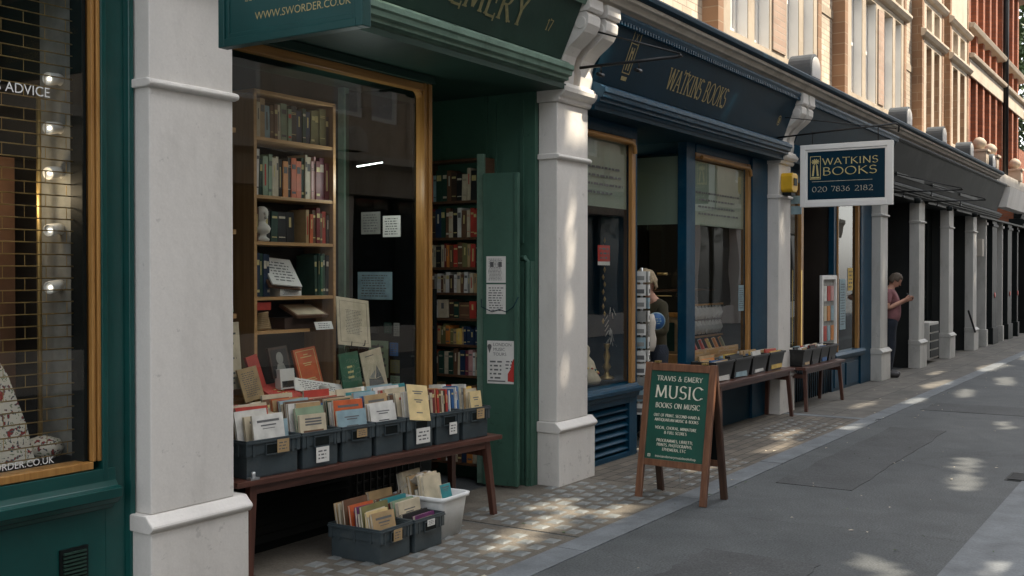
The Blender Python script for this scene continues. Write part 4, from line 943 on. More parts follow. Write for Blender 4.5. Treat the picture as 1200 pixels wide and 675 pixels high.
for (a, b_, c, d) in ((-.062, -.056, 0, .27), (.056, .062, 0, .27), (-.056, .056, .264, .27), (-.056, .056, 0, .006)): em.box(a, b_, c, d, 0, .001)
for a in range(0, 180, 36):
    ca, sa = math.cos(R(a)), math.sin(R(a)); em.add([(-.045 * ca - .006 * sa, .205 - .035 * sa + .006 * ca, .001 + a * 1e-6), (-.045 * ca + .006 * sa, .205 - .035 * sa - .006 * ca, .001 + a * 1e-6), (.045 * ca + .006 * sa, .205 + .035 * sa - .006 * ca, .001 + a * 1e-6), (.045 * ca - .006 * sa, .205 + .035 * sa + .006 * ca, .001 + a * 1e-6)], [(0, 1, 2, 3)])
for s_ in (-1, 1):
    em.add([(s_ * .008, .165, .0012), (s_ * .026, .165, .0012), (s_ * .040, .04, .0012), (s_ * .018, .04, .0012)], [(0, 1, 2, 3)])
em.box(-.05, .05, .012, .03, 0, .0014)
wput(em.build('emblem', 'goldleaf', sg), sg, Matrix.Translation((12.62 - .0155, 3.86, 2.80)) @ FACE_X)
br = MB().tube([(12.62, 2.93, 3.29), (12.62, 2.92, 3.36), (12.62, 2.95, 3.39), (12.62, 4.5, 3.31)], .011, 6).tube([(12.62, 2.95, 3.33), (12.62, 4.5, 3.60)], .006, 6)
for y in (3.15, 3.9): br.tube([(12.62, y, 3.2), (12.62, y, 3.37)], .007, 6)
br.build('bracket', 'iron', sg)
def bracket(x, label, ya, yb, z, lamps=True):
    t = wthing('wall_bracket', label, 'bracket', (x, ya, z), 'black iron sign brackets')
    b_ = MB().tube([(x, ya, z), (x, yb, z - .0)], .013, 6).tube([(x, ya, z + .33), (x, yb, z + .02)], .008, 6); b_.lathe([(.0, 0), (.022, .01), (.0, .03)], (x, yb, z - .01), 8)
    b_.build('arm', 'iron', t)
    if lamps:
        for f in (.22, .6):
            y = ya + (yb - ya) * f; MB().tube([(x, y, z), (x, y, z - .07)], .008, 6).tube([(x - .06, y, z - .075), (x + .03, y, z - .075)], [.014, .018], 8).build('hook', 'iron', t)
bracket(7.75, 'black iron bracket with two hooks fixed to the second white pilaster', 4.3, 3.42, 3.37)
bracket(17.9, 'thin black iron bracket on the first grey pilaster past the navy shop', 4.32, 3.2, 3.0)
bracket(20.6, 'thin black iron bracket on the grey pilaster beyond the standing man', 4.32, 3.3, 3.0)
al = wthing('alarm_box', 'yellow alarm box on the pilaster left of the square hanging sign', 'alarm', (12.98, 4.28, 2.7))
ab = MB().prism([(12.86, 2.72), (12.90, 2.69), (13.04, 2.69), (13.08, 2.73), (13.08, 2.90), (13.04, 2.92), (12.88, 2.92), (12.86, 2.88)], 4.22, 4.362, axis='Y'); ab.build('cover', 'yellow', al, bevel=.01)
MB().box(12.92, 13.03, 4.212, 4.22, 2.77, 2.86).build('label_plate', 'black', al)
MB().box(12.89, 13.05, 4.24, 4.35, 2.65, 2.688).build('siren_grille', 'black', al)
nu = wthing('number_sign', 'small pale blue number plates behind the yellow alarm box', 'sign', (13.29, 4.3, 2.4))
for z in (2.44, 2.57): MB().box(13.28, 13.295, 4.24, 4.37, z, z + .10).build('plate', 'b_pale blue', nu)

# ------------------------------------------------------------------ sandwich board
ang = math.atan2(-.59, -.05)
bd_ = thing('sandwich_board', 'wooden sandwich board with green panel and cream lettering on the pavement', 'sign', (7.61, 3.345, 0), ang)
TILT = math.atan2(.17, 1.02)
def leaf(front):
    mx = (Matrix.Translation((0, -.172, 0)) @ Matrix.Rotation(-TILT, 4, 'X')) if front else (Matrix.Rotation(math.pi, 4, 'Z') @ Matrix.Translation((0, -.172, 0)) @ Matrix.Rotation(-TILT, 4, 'X'))
    w = .298
    for sx in (-1, 1):
        MB().box(sx * w - (.052 if sx > 0 else 0), sx * w + (0 if sx > 0 else .052), -.016, .016, 0, 1.035, 0, mx).build('leg', 'frame_wood' if front else 'darkleg', bd_, bevel=.004)
    MB().box(-w + .053, w - .053, -.014, .014, .975, 1.03, 0, mx).build('rail', 'frame_wood', bd_, bevel=.003)
    MB().box(-w + .053, w - .053, -.014, .014, .255, .305, 0, mx).build('rail', 'frame_wood', bd_, bevel=.003)
    p = MB().box(-w + .045, w - .045, -.004, .004, .30, .98, 0, mx).build('panel', 'boardgreen' if front else 'black', bd_)
    return p, mx
pn, mx = leaf(True); leaf(False)
tx = MB()
def line(s, h, z, wmax=None, th=.16, sf=True):
    w = serif_width(s, .06) * h; ws = min(1.25, (wmax / w)) if wmax else 1
    serif_text(tx, s, h, 0, z, thick=th, wsc=ws, sp=.06, serifs=sf)
line('TRAVIS & EMERY', .036, .900, .385, .17); line('MUSIC', .094, .770, .40, .15); line('BOOKS ON MUSIC', .037, .695, .375, .17)
line('OUT OF PRINT, SECOND-HAND &', .021, .628, .39, .2, False); line('ANTIQUARIAN MUSIC & BOOKS', .021, .594, .37, .2, False)
line('VOCAL, CHORAL, MINIATURE', .021, .535, .35, .2, False); line('& FULL SCORES', .021, .501, .19, .2, False)
line('PROGRAMMES, LIBRETTI,', .021, .440, .31, .2, False); line('PRINTS, PHOTOGRAPHS,', .021, .407, .30, .2, False); line('EPHEMERA, ETC', .021, .374, .20, .2, False)
o = tx.build('lettering', 'chalk', pn); o.matrix_local = mx @ Matrix.Translation((0, -.0055, 0)) @ FACE_Y
q = sans('lettering', 'travisandemerymusicbookshop', .020, 'chalk', pn, mx @ Matrix.Translation((.015, -.0055, .322)) @ FACE_Y, 'CENTER')
q = MB(); [q.box(*b4, 0, .001) for b4 in ((-.22, -.216, .32, .342), (-.202, -.198, .32, .342), (-.216, -.202, .338, .342), (-.216, -.202, .32, .324), (-.212, -.206, .328, .334))]
o = q.build('lettering', 'chalk', pn); o.matrix_local = mx @ Matrix.Translation((0, -.0055, 0)) @ FACE_Y
for sx in (-.2, .2): MB().box(sx - .02, sx + .02, -.02, .02, 1.022, 1.036).build('hinge', 'brass', bd_)
MB().tube([(-.02, -.11, .30), (-.01, 0, .21), (.0, .11, .30)], .003, 5).tube([(-.01, 0, .21), (-.01, 0, .08)], .002, 5).build('stay_chain', 'steel', bd_)

# ------------------------------------------------------------------ benches
def bench(label, loc, rz, L_, depth, h, first=False):
    t = thing('bench', label, 'bench', loc, rz, 'long wooden benches in front of the shops')
    tp = MB().box(0, L_, 0, depth * .48, h - .032, h, 0).box(0, L_, depth * .5, depth, h - .034, h - .001, 0); tp.build('bench_top', 'benchwood', t, bevel=.004)
    MB().box(.12, L_ - .12, .03, .05, h - .085, h - .034).build('apron', 'benchwood', t, bevel=.003)
    for u, s in ((.13, -1), (L_ - .13, 1)):
        for v, q in ((.05, -1), (depth - .05, 1)):
            w = .024
            vs = []
            for z, k in ((h - .034, 0), (0, 1)):
                cx = u + s * .05 * k; cy = v + q * .035 * k
                ww = w * (1 - .15 * k)
                vs += [(cx - ww, cy - ww, z), (cx + ww, cy - ww, z), (cx + ww, cy + ww, z), (cx - ww, cy + ww, z)]
            MB().add(vs, [(0, 1, 2, 3), (7, 6, 5, 4), (0, 4, 5, 1), (1, 5, 6, 2), (2, 6, 7, 3), (3, 7, 4, 0)]).build('leg', 'benchleg', t, bevel=.004)
        MB().box(u - .012, u + .012, .06, depth - .06, h - .14, h - .09).build('stretcher', 'benchleg', t)
    return t
BR = math.atan2(-.21, 2.13)
B1 = Vector((4.17, 4.435, 0))
bench('long reddish bench under the row of grey book crates by the green shop', B1, BR, 2.30, .42, .56)
bench('reddish brown bench carrying black baskets before the third pilaster', (10.42, 4.17, 0), -.01, 2.36, .34, .58)
bench('short reddish brown bench beyond the third pilaster under the square sign', (13.12, 4.13, 0), -.01, 1.68, .34, .55)
def onbench(u, v=0., z=0.): return Matrix.Translation(B1) @ Matrix.Rotation(BR, 4, 'Z') @ Matrix.Translation((u, v, z))

# ------------------------------------------------------------------ crates
def crate(label, mx, w, d, h, card=None, tape=None, m='crate', group='grey plastic book crates', name='crate'):
    t = thing(name, label, 'crate', group=group); t.matrix_world = mx
    b_ = MB(); e = .007; zi = h * .62
    W, D = w / 2, d / 2
    # lower tapered body
    def ringbox(x, y, z0, z1, th):
        b_.box(-x, x, -y, -y + th, z0, z1).box(-x, x, y - th, y, z0, z1).box(-x, -x + th, -y + th, y - th, z0, z1).box(x - th, x, -y + th, y - th, z0, z1)
    b_.box(-W + .016, W - .016, -D + .016, D - .016, 0, .006)
    ringbox(W - .014, D - .014, .006, zi, .006); ringbox(W - .006, D - .006, zi, h - .022, .006)
    for sx in (-1, 1):
        for sy in (-1, 1):
            b_.box(*sorted((sx * (W - .001), sx * (W - .028))), *sorted((sy * (D - .001), sy * (D - .028))), zi - .008, h - .022)
    for f in (-.36, .36):
        b_.box(W * 2 * f - .008, W * 2 * f + .008, -D + .001, -D + .008, zi - .012, h - .022)
    for f in (-.3, 0, .3):
        b_.box(-W + .0005, -W + .008, D * 2 * f - .008, D * 2 * f + .008, zi - .012, h - .022)
    b_.build('body', m, t, bevel=.0015)
    b_ = MB(); ringbox(W + .004, D + .004, h - .022, h - .012, .014); ringbox(W + .001, D + .001, h - .012, h, .008)
    b_.build('rim', m, t, bevel=.0015)
    # handle recess
    hb = MB().box(-.055, .055, -D - .001, -D + .004, h - .085, h - .035, 1).box(-.060, .060, -D - .005, -D + .001, h - .035, h - .028, 0).box(-.060, -.055, -D - .004, -D + .001, h - .09, h - .035, 0).box(.055, .060, -D - .004, -D + .001, h - .09, h - .035, 0).box(-.060, .060, -D - .005, -D + .001, h - .094, h - .088, 0)
    hb.build('handle', [m, 'black'], t)
    if card:
        (cx, cz, cw, ch, col) = card; mb = MB(); mb.box(cx - cw / 2, cx + cw / 2, -.0008, .0008, cz - ch / 2, cz + ch / 2, 0)
        sc = MB(); scribble(sc, cx - cw * .4, cx + cw * .4, cz - ch * .35, cz + ch * .35, 3, random.Random(int(cx * 1000) + 5), 1)
        mb.add([(v[0], -.0014, v[1]) for v in sc.v], sc.f, 1)
        mb.build('price_card', [col, 'ink'], t, loc=(0, -D - .007, 0))
    return t
def lab(col, rest): return ('%s %s' % (col, rest)).strip()
BK = {}
def book(col, t, d, h, mx, label, group, band='gold', cover=None, name='book', soft=False, rg=rnd):
    mb = MB(); c = .0025 if t > .008 else t * .2
    if soft:
        mb.box(0, t, 0, d, 0, h, 0); mb.box(.0006, t - .0006, .002, d + .0007, .0007, h + .0007, 1)
    else:
        mb.box(0, c, 0, d, 0, h, 0).box(t - c, t, 0, d, 0, h, 0).box(c, t - c, 0, c, 0, h, 0).box(c, t - c, c, d - .004, .003, h - .003, 1)
    if band and t > .011:
        m2 = 2
        for f, s in rg.choice([((.78, .07), (.15, .03)), ((.66, .18),), ((.8, .015), (.76, .015), (.2, .015)), ((.5, .32),), ((.72, .12), (.1, .06)), ((.25, .55),)]):
            if s > .25: mb.box(t * .35, t * .62, -.0006, .0, h * f, h * (f + s), m2)
            else: mb.box(t * .12, t * .88, -.0006, .0, h * f, h * (f + s), m2)
    if cover:
        x = -.0007
        def q(y0, y1, z0, z1, mi): mb.add([(x, y0, z0), (x, y1, z0), (x, y1, z1), (x, y0, z1)], [(0, 1, 2, 3)], mi)
        if cover == 'frame':
            a, w = .10, .006
            q(d * a, d * (1 - a), h * .07, h * .07 + w, 2); q(d * a, d * (1 - a), h * .93 - w, h * .93, 2); q(d * a, d * a + w, h * .07 + w, h * .93 - w, 2); q(d * (1 - a) - w, d * (1 - a), h * .07 + w, h * .93 - w, 2)
        if cover in ('frame', 'lines'):
            for f, wd in ((.80, .5), (.74, .36), (.56, .4), (.50, .25), (.2, .3)): q(d * (.5 - wd / 2), d * (.5 + wd / 2), h * f, h * f + .007, 2)
        if cover == 'picture':
            q(d * .12, d * .88, h * .12, h * .60, 3)
            for f in (.86, .79, .72): q(d * .18, d * .8, h * f, h * f + .010, 2)
        if cover == 'title':
            q(d * .14, d * .86, h * .84, h * .89, 2); q(d * .25, d * .75, h * .76, h * .79, 2); q(d * .3, d * .7, h * .70, h * .715, 2)
    bm_ = {'gold': 'goldleaf', 'dark': 'ink', 'white': 'white', 'cream': 'paper', 'red': 'redink', None: 'ink'}[band]
    o = mb.build(name, ['b_' + col, 'paper', bm_, rg.choice(['b_grey', 'b_pale blue', 'b_dark green', 'b_brown'])])
    o.matrix_world = mx
    tag(o, label, 'book', group); return o
DARKC = ('black', 'dark brown', 'dark green', 'dark blue', 'brown', 'maroon', 'dark red', 'green', 'blue', 'red', 'olive', 'purple')
def bandfor(c, rg): return rg.choice(['gold', 'gold', 'cream']) if c in DARKC else rg.choice(['dark', 'dark', 'dark', 'dark', 'dark', 'gold', 'red'])
def shelf_row(cols, mx, width, hmin, hmax, where, group, seed, depth=.15, lean=0, fill=1.):
    rg = random.Random(seed); n = len(cols); ws = [rg.uniform(.6, 1.4) for _ in cols]; s = width * fill / sum(ws); x = 0
    for i, c in enumerate(cols):
        t = ws[i] * s - .0015; h = rg.uniform(hmin, hmax)
        L_ = R(rg.choice([0, 0, 0, 0, 1.5, -1.5]) + (lean if i < 3 else 0)); yo = rg.uniform(0, .012)
        m2 = mx @ Matrix.Translation((x + .0007, yo, 0)) @ Matrix.Rotation(L_, 4, 'Y')
        book(c, t * (1 if L_ == 0 else .92), depth, h, m2, '%s book, %s from left, %s' % (c, ORD[i], where), group, bandfor(c, rg), rg=rg, soft=t < .012)
        x += ws[i] * s
def file_row(spec, mx, W, D, z0, where, group, seed):
    """books standing one behind another with their covers to the street; spec is front to back"""
    rg = random.Random(seed); n = len(spec); y = -D + .034; step = (2 * D - .06) / n
    for i, s in enumerate(spec):
        c, h, cov = (s + (None,))[:3] if isinstance(s, tuple) else (s, None, None)
        h = (h or rg.uniform(.245, .30)) + (.035 * i / n if D > .18 else 0); w = min(2 * W - .03, rg.uniform(.19, .25)) ; t = min(step * .93, rg.uniform(.010, .024) if n > 9 else rg.uniform(.016, .028))
        xo = rg.uniform(-1, 1) * (W - .018 - w / 2) if W * 2 - .03 > w else 0
        m2 = mx @ Matrix.Translation((xo + w / 2, y + i * step, z0)) @ Matrix.Rotation(R(rg.uniform(-1.5, 1.5)), 4, 'Y') @ Matrix.Rotation(R(-rg.uniform(6, 13)), 4, 'X') @ Matrix.Rotation(R(90), 4, 'Z')
        pos = 'foremost' if i == 0 else ('rearmost' if i == n - 1 else ORD[i] + ' from the front')
        book(c, t, w, h, m2, '%s %s standing %s in the %s' % (c, 'booklet' if t < .012 else 'book', pos, where), group, bandfor(c, rg), cover=cov or rg.choice([None, 'lines', 'title']), name='booklet' if t < .012 else 'book', rg=rg, soft=t < .014)
def spine_row(cols, mx, W, y0, z0, where, group, seed, h=(.17, .2), d=.12, right=None):
    """paperbacks packed side by side with spines to the street"""
    shelf_row(cols, mx @ Matrix.Translation((-W + .012, y0, z0)) @ Matrix.Rotation(R(-4), 4, 'X'), right or (2 * W - .024), h[0], h[1], where, group, seed, depth=d)

XB = [4.24, 4.64, 4.95, 5.235, 5.51, 5.79, 6.06, 6.36]
CW = ['leftmost crate on the long bench', 'second crate on the long bench', 'third crate on the long bench', 'middle crate of the long bench', 'fifth crate on the long bench', 'sixth crate on the long bench', 'rightmost crate on the long bench']
cards = [(.06, .165, .085, .075, 'b_tan'), (.0, .075, .10, .09, 'white'), (.02, .165, .085, .05, 'b_tan'), None, (.01, .085, .13, .10, 'white'), (.03, .10, .075, .08, 'white'), (.03, .17, .08, .07, 'b_tan')]
clabel = ['grey plastic crate at the left end of the long bench with a tan tag', 'grey plastic crate with a white price card low on its front, second on the bench', 'grey plastic crate with a tan tag in its handle, third on the bench', 'grey plastic crate without any card in the middle of the bench', 'grey plastic crate with a large white card behind the yellow booklet', 'grey plastic crate with a small white card, sixth on the bench', 'grey plastic crate at the right end of the bench with a tan tag']
specs = [
 [('white', .27, 'title'), ('pale blue', .225, 'picture'), 'cream', 'white', 'tan', 'red', ('grey', .26), 'cream', 'brown', 'pink', 'white', 'dark red', 'tan', 'red', 'cream'],
 [('cream', .235, 'picture'), 'pale green', 'tan', 'white', 'brown', 'cream', 'pale blue', ('red', .29), 'tan', 'orange red', 'white', 'brown', ('cream', .30)],
 [('pale blue', .23, None), ('orange red', .285, 'title'), 'white', 'tan', 'dark green', 'cream', 'blue', 'brown', 'red', 'cream', 'tan', ('red', .30)],
 [('white', .24, 'lines'), ('white', .25, None), 'tan', ('blue', .285), 'white', 'pale blue', 'red', 'cream', ('teal', .28), 'brown', 'white', 'cream'],
 ['white', 'cream', 'brown', 'tan', 'cream', 'red', 'white', 'tan', ('pale blue', .29)], None, None]
for i in range(7):
    w = XB[i + 1] - XB[i] - .012; xc = (XB[i] + XB[i + 1]) / 2
    mx = onbench((xc - 4.17) / math.cos(BR), .225, .561)
    crate(clabel[i], mx, w, .40, .215, cards[i])
    g_ = 'books in the crates on the long bench'
    if specs[i]: file_row(specs[i], mx, w / 2, .20, .075, CW[i], g_, 50 + i)
    elif i == 5:
        spine_row('brown,cream,dark red,tan,red,brown,cream,dark brown,red,blue,white'.split(','), mx, w / 2, -.12, .17, 'near row of the sixth crate on the bench', g_, 61)
        book('teal', .012, .20, .29, mx @ Matrix.Translation((-.02, .14, .10)) @ Matrix.Rotation(R(-12), 4, 'X') @ Matrix.Rotation(R(90), 4, 'Z'), 'tall teal booklet at the back of the sixth crate on the bench', g_, None, None, 'booklet', True)
        book('white', .01, .15, .25, mx @ Matrix.Translation((-.03, .08, .08)) @ Matrix.Rotation(R(-12), 4, 'X') @ Matrix.Rotation(R(90), 4, 'Z'), 'white booklet in front of the tall teal one in the sixth crate', g_, 'dark', 'lines', 'booklet', True)
    else:
        spine_row('blue,white,blue,pale blue,cream,grey,tan,white'.split(','), mx, w / 2, -.10, .17, 'near row of the rightmost crate on the bench', g_, 62, right=w * .55)
        for k, (c, h_, y_) in enumerate((('pale yellow', .245, -.16), ('yellow', .27, -.08), ('cream', .26, -.12))):
            book(c, .016, .12, h_, mx @ Matrix.Translation((w / 2 - .014, y_, .075)) @ Matrix.Rotation(R(-9), 4, 'X') @ Matrix.Rotation(R(90), 4, 'Z'), '%s book at the right end of the rightmost crate on the bench' % c, g_, 'dark', 'lines')
        spine_row('orange,cream,white,dark green,cream,red,grey'.split(','), mx, w / 2, .06, .16, 'far row of the rightmost crate on the bench', g_, 63)
book('pale yellow', .006, .19, .235, onbench((5.64 - 4.17) / math.cos(BR) + .085, .012, .735) @ Matrix.Rotation(R(-16), 4, 'X') @ Matrix.Rotation(R(8), 4, 'Y') @ Matrix.Rotation(R(90), 4, 'Z'), 'large plain yellow booklet leaning over the front rim of the fifth crate on the bench', 'books in the crates on the long bench', 'dark', 'lines', 'booklet', True)
# small metal clip on the bench
tag(MB().box(-.03, .03, -.02, .02, 0, .012).lathe([(.0, 0), (.012, 0), (.012, .03), (0, .03)], (0, 0, .012), 8).build('clip', 'steel'), 'small metal clip on the left front edge of the long bench', 'clip').matrix_world = onbench(.12, .02, .561)
# crates on the ground
gA = 'grey plastic book crates'
mA = Matrix.Translation((5.045, 4.235, .005)) @ Matrix.Rotation(R(1), 4, 'Z'); crate('grey plastic crate standing on the ground under the bench, left of the other', mA, .31, .40, .205, (.0, .15, .08, .07, 'b_tan'))
file_row([('tan', .265, 'title'), ('cream', .25), 'pale yellow', 'olive', ('white', .25), 'purple', ('orange red', .28, 'title'), 'cream', 'brown', 'tan', 'cream', 'tan'], mA, .155, .20, .02, 'left crate on the ground', 'books in the crates on the ground', 71)
mB = Matrix.Translation((5.362, 4.225, .005)); crate('grey plastic crate standing on the ground between the other and the white tub', mB, .30, .40, .205, (.0, .165, .075, .04, 'white'))
file_row([('purple', .20, 'title'), ('black', .21), ('cream', .275), ('pale green', .27), ('dark red', .24), 'teal', 'brown', ('tan', .29)], mB, .15, .20, .01, 'right crate on the ground', 'books in the crates on the ground', 72)
# white tub
tb = thing('storage_tub', 'white plastic tub full of old booklets on the ground beside the grey crates', 'tub', (5.70, 4.27, .005), R(2))
tm = MB()
def rrect(w, d, r, n=4):
    out = []
    for cx, cy, a0 in ((w - r, d - r, 0), (-w + r, d - r, 90), (-w + r, -d + r, 180), (w - r, -d + r, 270)):
        out += [(cx + r * math.cos(R(a0 + 90 * i / n)), cy + r * math.sin(R(a0 + 90 * i / n))) for i in range(n + 1)]
    return out
rings = [(rrect(.125, .16, .03), .0), (rrect(.148, .19, .035), .235), (rrect(.148, .19, .035), .24), (rrect(.165, .207, .04), .245), (rrect(.167, .209, .04), .268), (rrect(.158, .20, .04), .272), (rrect(.145, .187, .034), .268), (rrect(.122, .157, .03), .01)]
vs = []; fs = []
for p, z in rings: vs += [(a, b_, z) for a, b_ in p]
n = 20
for i in range(len(rings) - 1):
    for k in range(n): fs.append((i * n + k, i * n + (k + 1) % n, (i + 1) * n + (k + 1) % n, (i + 1) * n + k))
fs += [tuple(range(n)), tuple(range(7 * n, 8 * n))]
tm.add(vs, fs, 0, None, True); tm.build('body', 'binwhite', tb)
mT = Matrix.Translation((5.66, 4.30, .02))
file_row([('cream', .36, None), ('cream', .37), 'grey', ('tan', .36), ('olive', .35), ('cream', .38), ('white', .36), 'brown'], mT, .11, .15, .02, 'white tub on the ground', 'books in the white tub', 73)
book('teal', .008, .11, .15, Matrix.Translation((5.72, 4.10, .20)) @ Matrix.Rotation(R(-14), 4, 'X') @ Matrix.Rotation(R(90), 4, 'Z'), 'small teal booklet at the front of the white tub', 'books in the white tub', 'dark', 'title', 'booklet', True)
bg = MB(); rg = random.Random(8); pts = []
for i in range(7):
    for j in range(6): pts.append((-.12 + i * .035, -.07 + j * .03, .36 + .035 * math.sin(i * 1.7 + j) + rg.uniform(-.018, .018) - abs(i - 3) * .008))
bg.add(pts, [(i * 6 + j, (i + 1) * 6 + j, (i + 1) * 6 + j + 1, i * 6 + j + 1) for i in range(6) for j in range(5)])
o = bg.build('plastic_bag', 'glassbag' if 'glassbag' in M else 'stone2'); o.location = (5.68, 4.33, .02)
sm_ = o.modifiers.new('solid', 'SOLIDIFY'); sm_.thickness = .003
tag(o, 'crumpled pale wrapping lying over the booklets in the white tub', 'wrapping')
# ------------------------------------------------------------------ bookcases
bc = wthing('bookcase', 'tall pine bookcase standing inside the green shop window', 'bookcase', (5.38, 5.3, .72))
SH = [1.33, 1.55, 1.91, 2.21, 2.585]
for a in (4.985, 5.735): box('side_panel', 'pinez', bc, a, a + .022, 5.152, 5.44, .72, 2.865)
for a in (4.985, 5.735): box('edge_strip', 'pine', bc, a - .001, a + .023, 5.145, 5.152, .72, 2.88)
box('top_panel', 'pine', bc, 4.985, 5.757, 5.145, 5.44, 2.866, 2.888, bevel=.002)
box('back_panel', 'darkbrown', bc, 5.008, 5.734, 5.425, 5.44, .72, 2.865)
for z in SH[1:]: box('shelf', 'pine', bc, 5.008, 5.734, 5.15, 5.424, z - .022, z, bevel=.0015)
box('shelf', 'pine', bc, 5.008, 5.50, 5.15, 5.424, SH[0] - .022, SH[0], bevel=.0015)
GW = 'books on the window bookcase'
wm = lambda x, z, y=5.175: Matrix.Translation((x, y, z))
shelf_row('cream,cream,tan,pale blue,brown,brown,cream,pale green,pale green,black,dark blue,dark green,dark blue,olive,olive,olive,dark brown'.split(','), wm(5.012, 2.587), .715, .21, .255, 'top shelf of the window bookcase', GW, 31, .17)
shelf_row('dark red,white,dark green,pale green,pale green,cream,cream,black,orange,black,orange red,orange red,dark green,cream,cream,pink,pink,dark red,maroon,dark red'.split(','), wm(5.012, 2.212), .718, .235, .30, 'second shelf of the window bookcase', GW, 32, .17, lean=2)
shelf_row('dark red,brown'.split(','), wm(5.012, 1.912), .05, .20, .22, 'third shelf of the window bookcase, left end', GW, 33, .17)
shelf_row('black,dark green,black,black'.split(','), wm(5.15, 1.912, 5.22), .29, .19, .23, 'third shelf of the window bookcase, dark middle', GW, 34, .15)
shelf_row('tan,orange red,brown,dark red,brown,red,dark brown'.split(','), wm(5.50, 1.912), .225, .17, .245, 'third shelf of the window bookcase, right end', GW, 35, .17)
shelf_row('dark blue,dark blue,dark green,dark blue,dark blue'.split(','), wm(5.012, 1.552), .15, .27, .29, 'fourth shelf of the window bookcase, left end', GW, 36, .17)
shelf_row('dark green,dark green,green,dark green,black'.split(','), wm(5.59, 1.552), .14, .26, .29, 'fourth shelf of the window bookcase, right end', GW, 37, .17)
# stuff on those shelves
bu = MB(); bu.lathe([(.045, 0), (.05, .015), (.03, .03), (.028, .045), (.05, .06), (.058, .085), (.045, .105), (.026, .12), (.024, .135), (.034, .15), (.042, .175), (.042, .195), (.034, .215), (.016, .228)], (0, 0, 0), 16)
bu.lathe([(.006, -.008), (.012, 0), (.004, .012)], (-.012, -.042, .18), 8); bu.lathe([(.01, -.01), (.014, 0), (.01, .012)], (.0, -.036, .155), 8)
o = bu.build('bust', 'plaster'); o.location = (5.105, 5.20, 1.912); tag(o, 'small white plaster bust on the third shelf of the window bookcase', 'bust')
def slab(name, label, cat, w, h, t, mx, mats, deco=None, group=None):
    mb = MB().box(-w / 2, w / 2, 0, t, 0, h, 0)
    if deco: deco(mb, w, h)
    o = mb.build(name, mats, bevel=0); o.matrix_world = mx; return tag(o, label, cat, group)
def dl_lines(rows, mi=1, pad=.12, seed=1):
    def f(mb, w, h):
        s = MB(); scribble(s, -w / 2 + w * pad, w / 2 - w * pad, h * pad, h * (1 - pad), int(rows * 1.8), random.Random(seed), 0)
        mb.add([(v[0], -.001, v[1]) for v in s.v], s.f, mi)
    return f
def stand_(x, y, z, lean, yaw=0, roll=0): return Matrix.Translation((x, y, z)) @ Matrix.Rotation(R(yaw), 4, 'Z') @ Matrix.Rotation(R(-lean), 4, 'X') @ Matrix.Rotation(R(roll), 4, 'Y')
slab('score', 'white handwritten title sheet on a brown board, leaning on the fourth shelf', 'sheet', .26, .23, .012, stand_(5.26, 5.12, 1.625, 38, 0, 6), ['white', 'ink'], dl_lines(4, seed=2))
slab('display_board', 'brown display board behind the handwritten title sheet', 'board', .28, .25, .01, stand_(5.255, 5.135, 1.605, 38, 0, 6), ['b_brown'])
slab('paper_stack', 'small stack of folded white leaflets under the handwritten title sheet', 'leaflets', .20, .055, .10, stand_(5.33, 5.16, 1.553, 0), ['white', 'ink'], dl_lines(3, seed=5))
sc_ = MB()
for k in range(9): sc_.tube([(-.07 + .004 * k, 0, .012 * k), (.0, -.03 - .002 * k, .012 * k + .01), (.07 - .004 * k, 0, .012 * k)], .009, 6)
o = sc_.build('shell', 'b_tan'); o.location = (5.09, 5.18, 1.342); tag(o, 'ribbed tan shell shaped ornament on the lowest window shelf', 'ornament')
slab('box', 'small red box lying on top of the shell ornament', 'box', .14, .05, .1, stand_(5.085, 5.17, 1.465, 0), ['b_red'])
slab('book', 'open brown bordered book lying tilted on the lowest window shelf', 'book', .28, .20, .02, stand_(5.48, 5.10, 1.42, 68, -6, 0), ['b_brown', 'b_cream'], lambda mb, w, h: mb.box(-w * .43, w * .43, -.001, 0, h * .1, h * .9, 1))
slab('display_box', 'brown box under the open book on the lowest window shelf', 'box', .30, .075, .16, stand_(5.42, 5.16, 1.332, 0), ['b_dark brown'])
slab('name_card', 'white name card before the open book on the lowest window shelf', 'card', .17, .055, .004, stand_(5.52, 5.03, 1.325, 20), ['white', 'ink'], dl_lines(2, seed=6))
# left shelf edge next to the pilaster
ls_ = wthing('shelf_unit', 'narrow pine shelf unit half hidden behind the first white pilaster', 'shelf', (4.6, 5.2, .72))
box('back_panel', 'darkbrown', ls_, 4.15, 4.78, 5.38, 5.40, .72, 2.9)
for z in (1.45, 1.98, 2.62): box('shelf', 'pine', ls_, 4.15, 4.845, 5.16, 5.36, z - .03, z)
slab('sheet_music', 'cream sheet standing on the narrow shelf unit below the middle shelf board', 'sheet', .30, .38, .008, stand_(4.68, 5.17, 1.46, 4), ['b_pale green'])
slab('sheet_music', 'cream sheet with a scrolled dark border low on the narrow shelf unit', 'sheet', .32, .42, .008, stand_(4.68, 5.10, .98, 5), ['b_cream', 'ink'], dl_lines(7, pad=.06, seed=3))
slab('sheet_music', 'pale sheet high on the narrow shelf unit beside the first pilaster', 'sheet', .28, .30, .008, stand_(4.68, 5.20, 2.63, 4), ['b_pale green'])
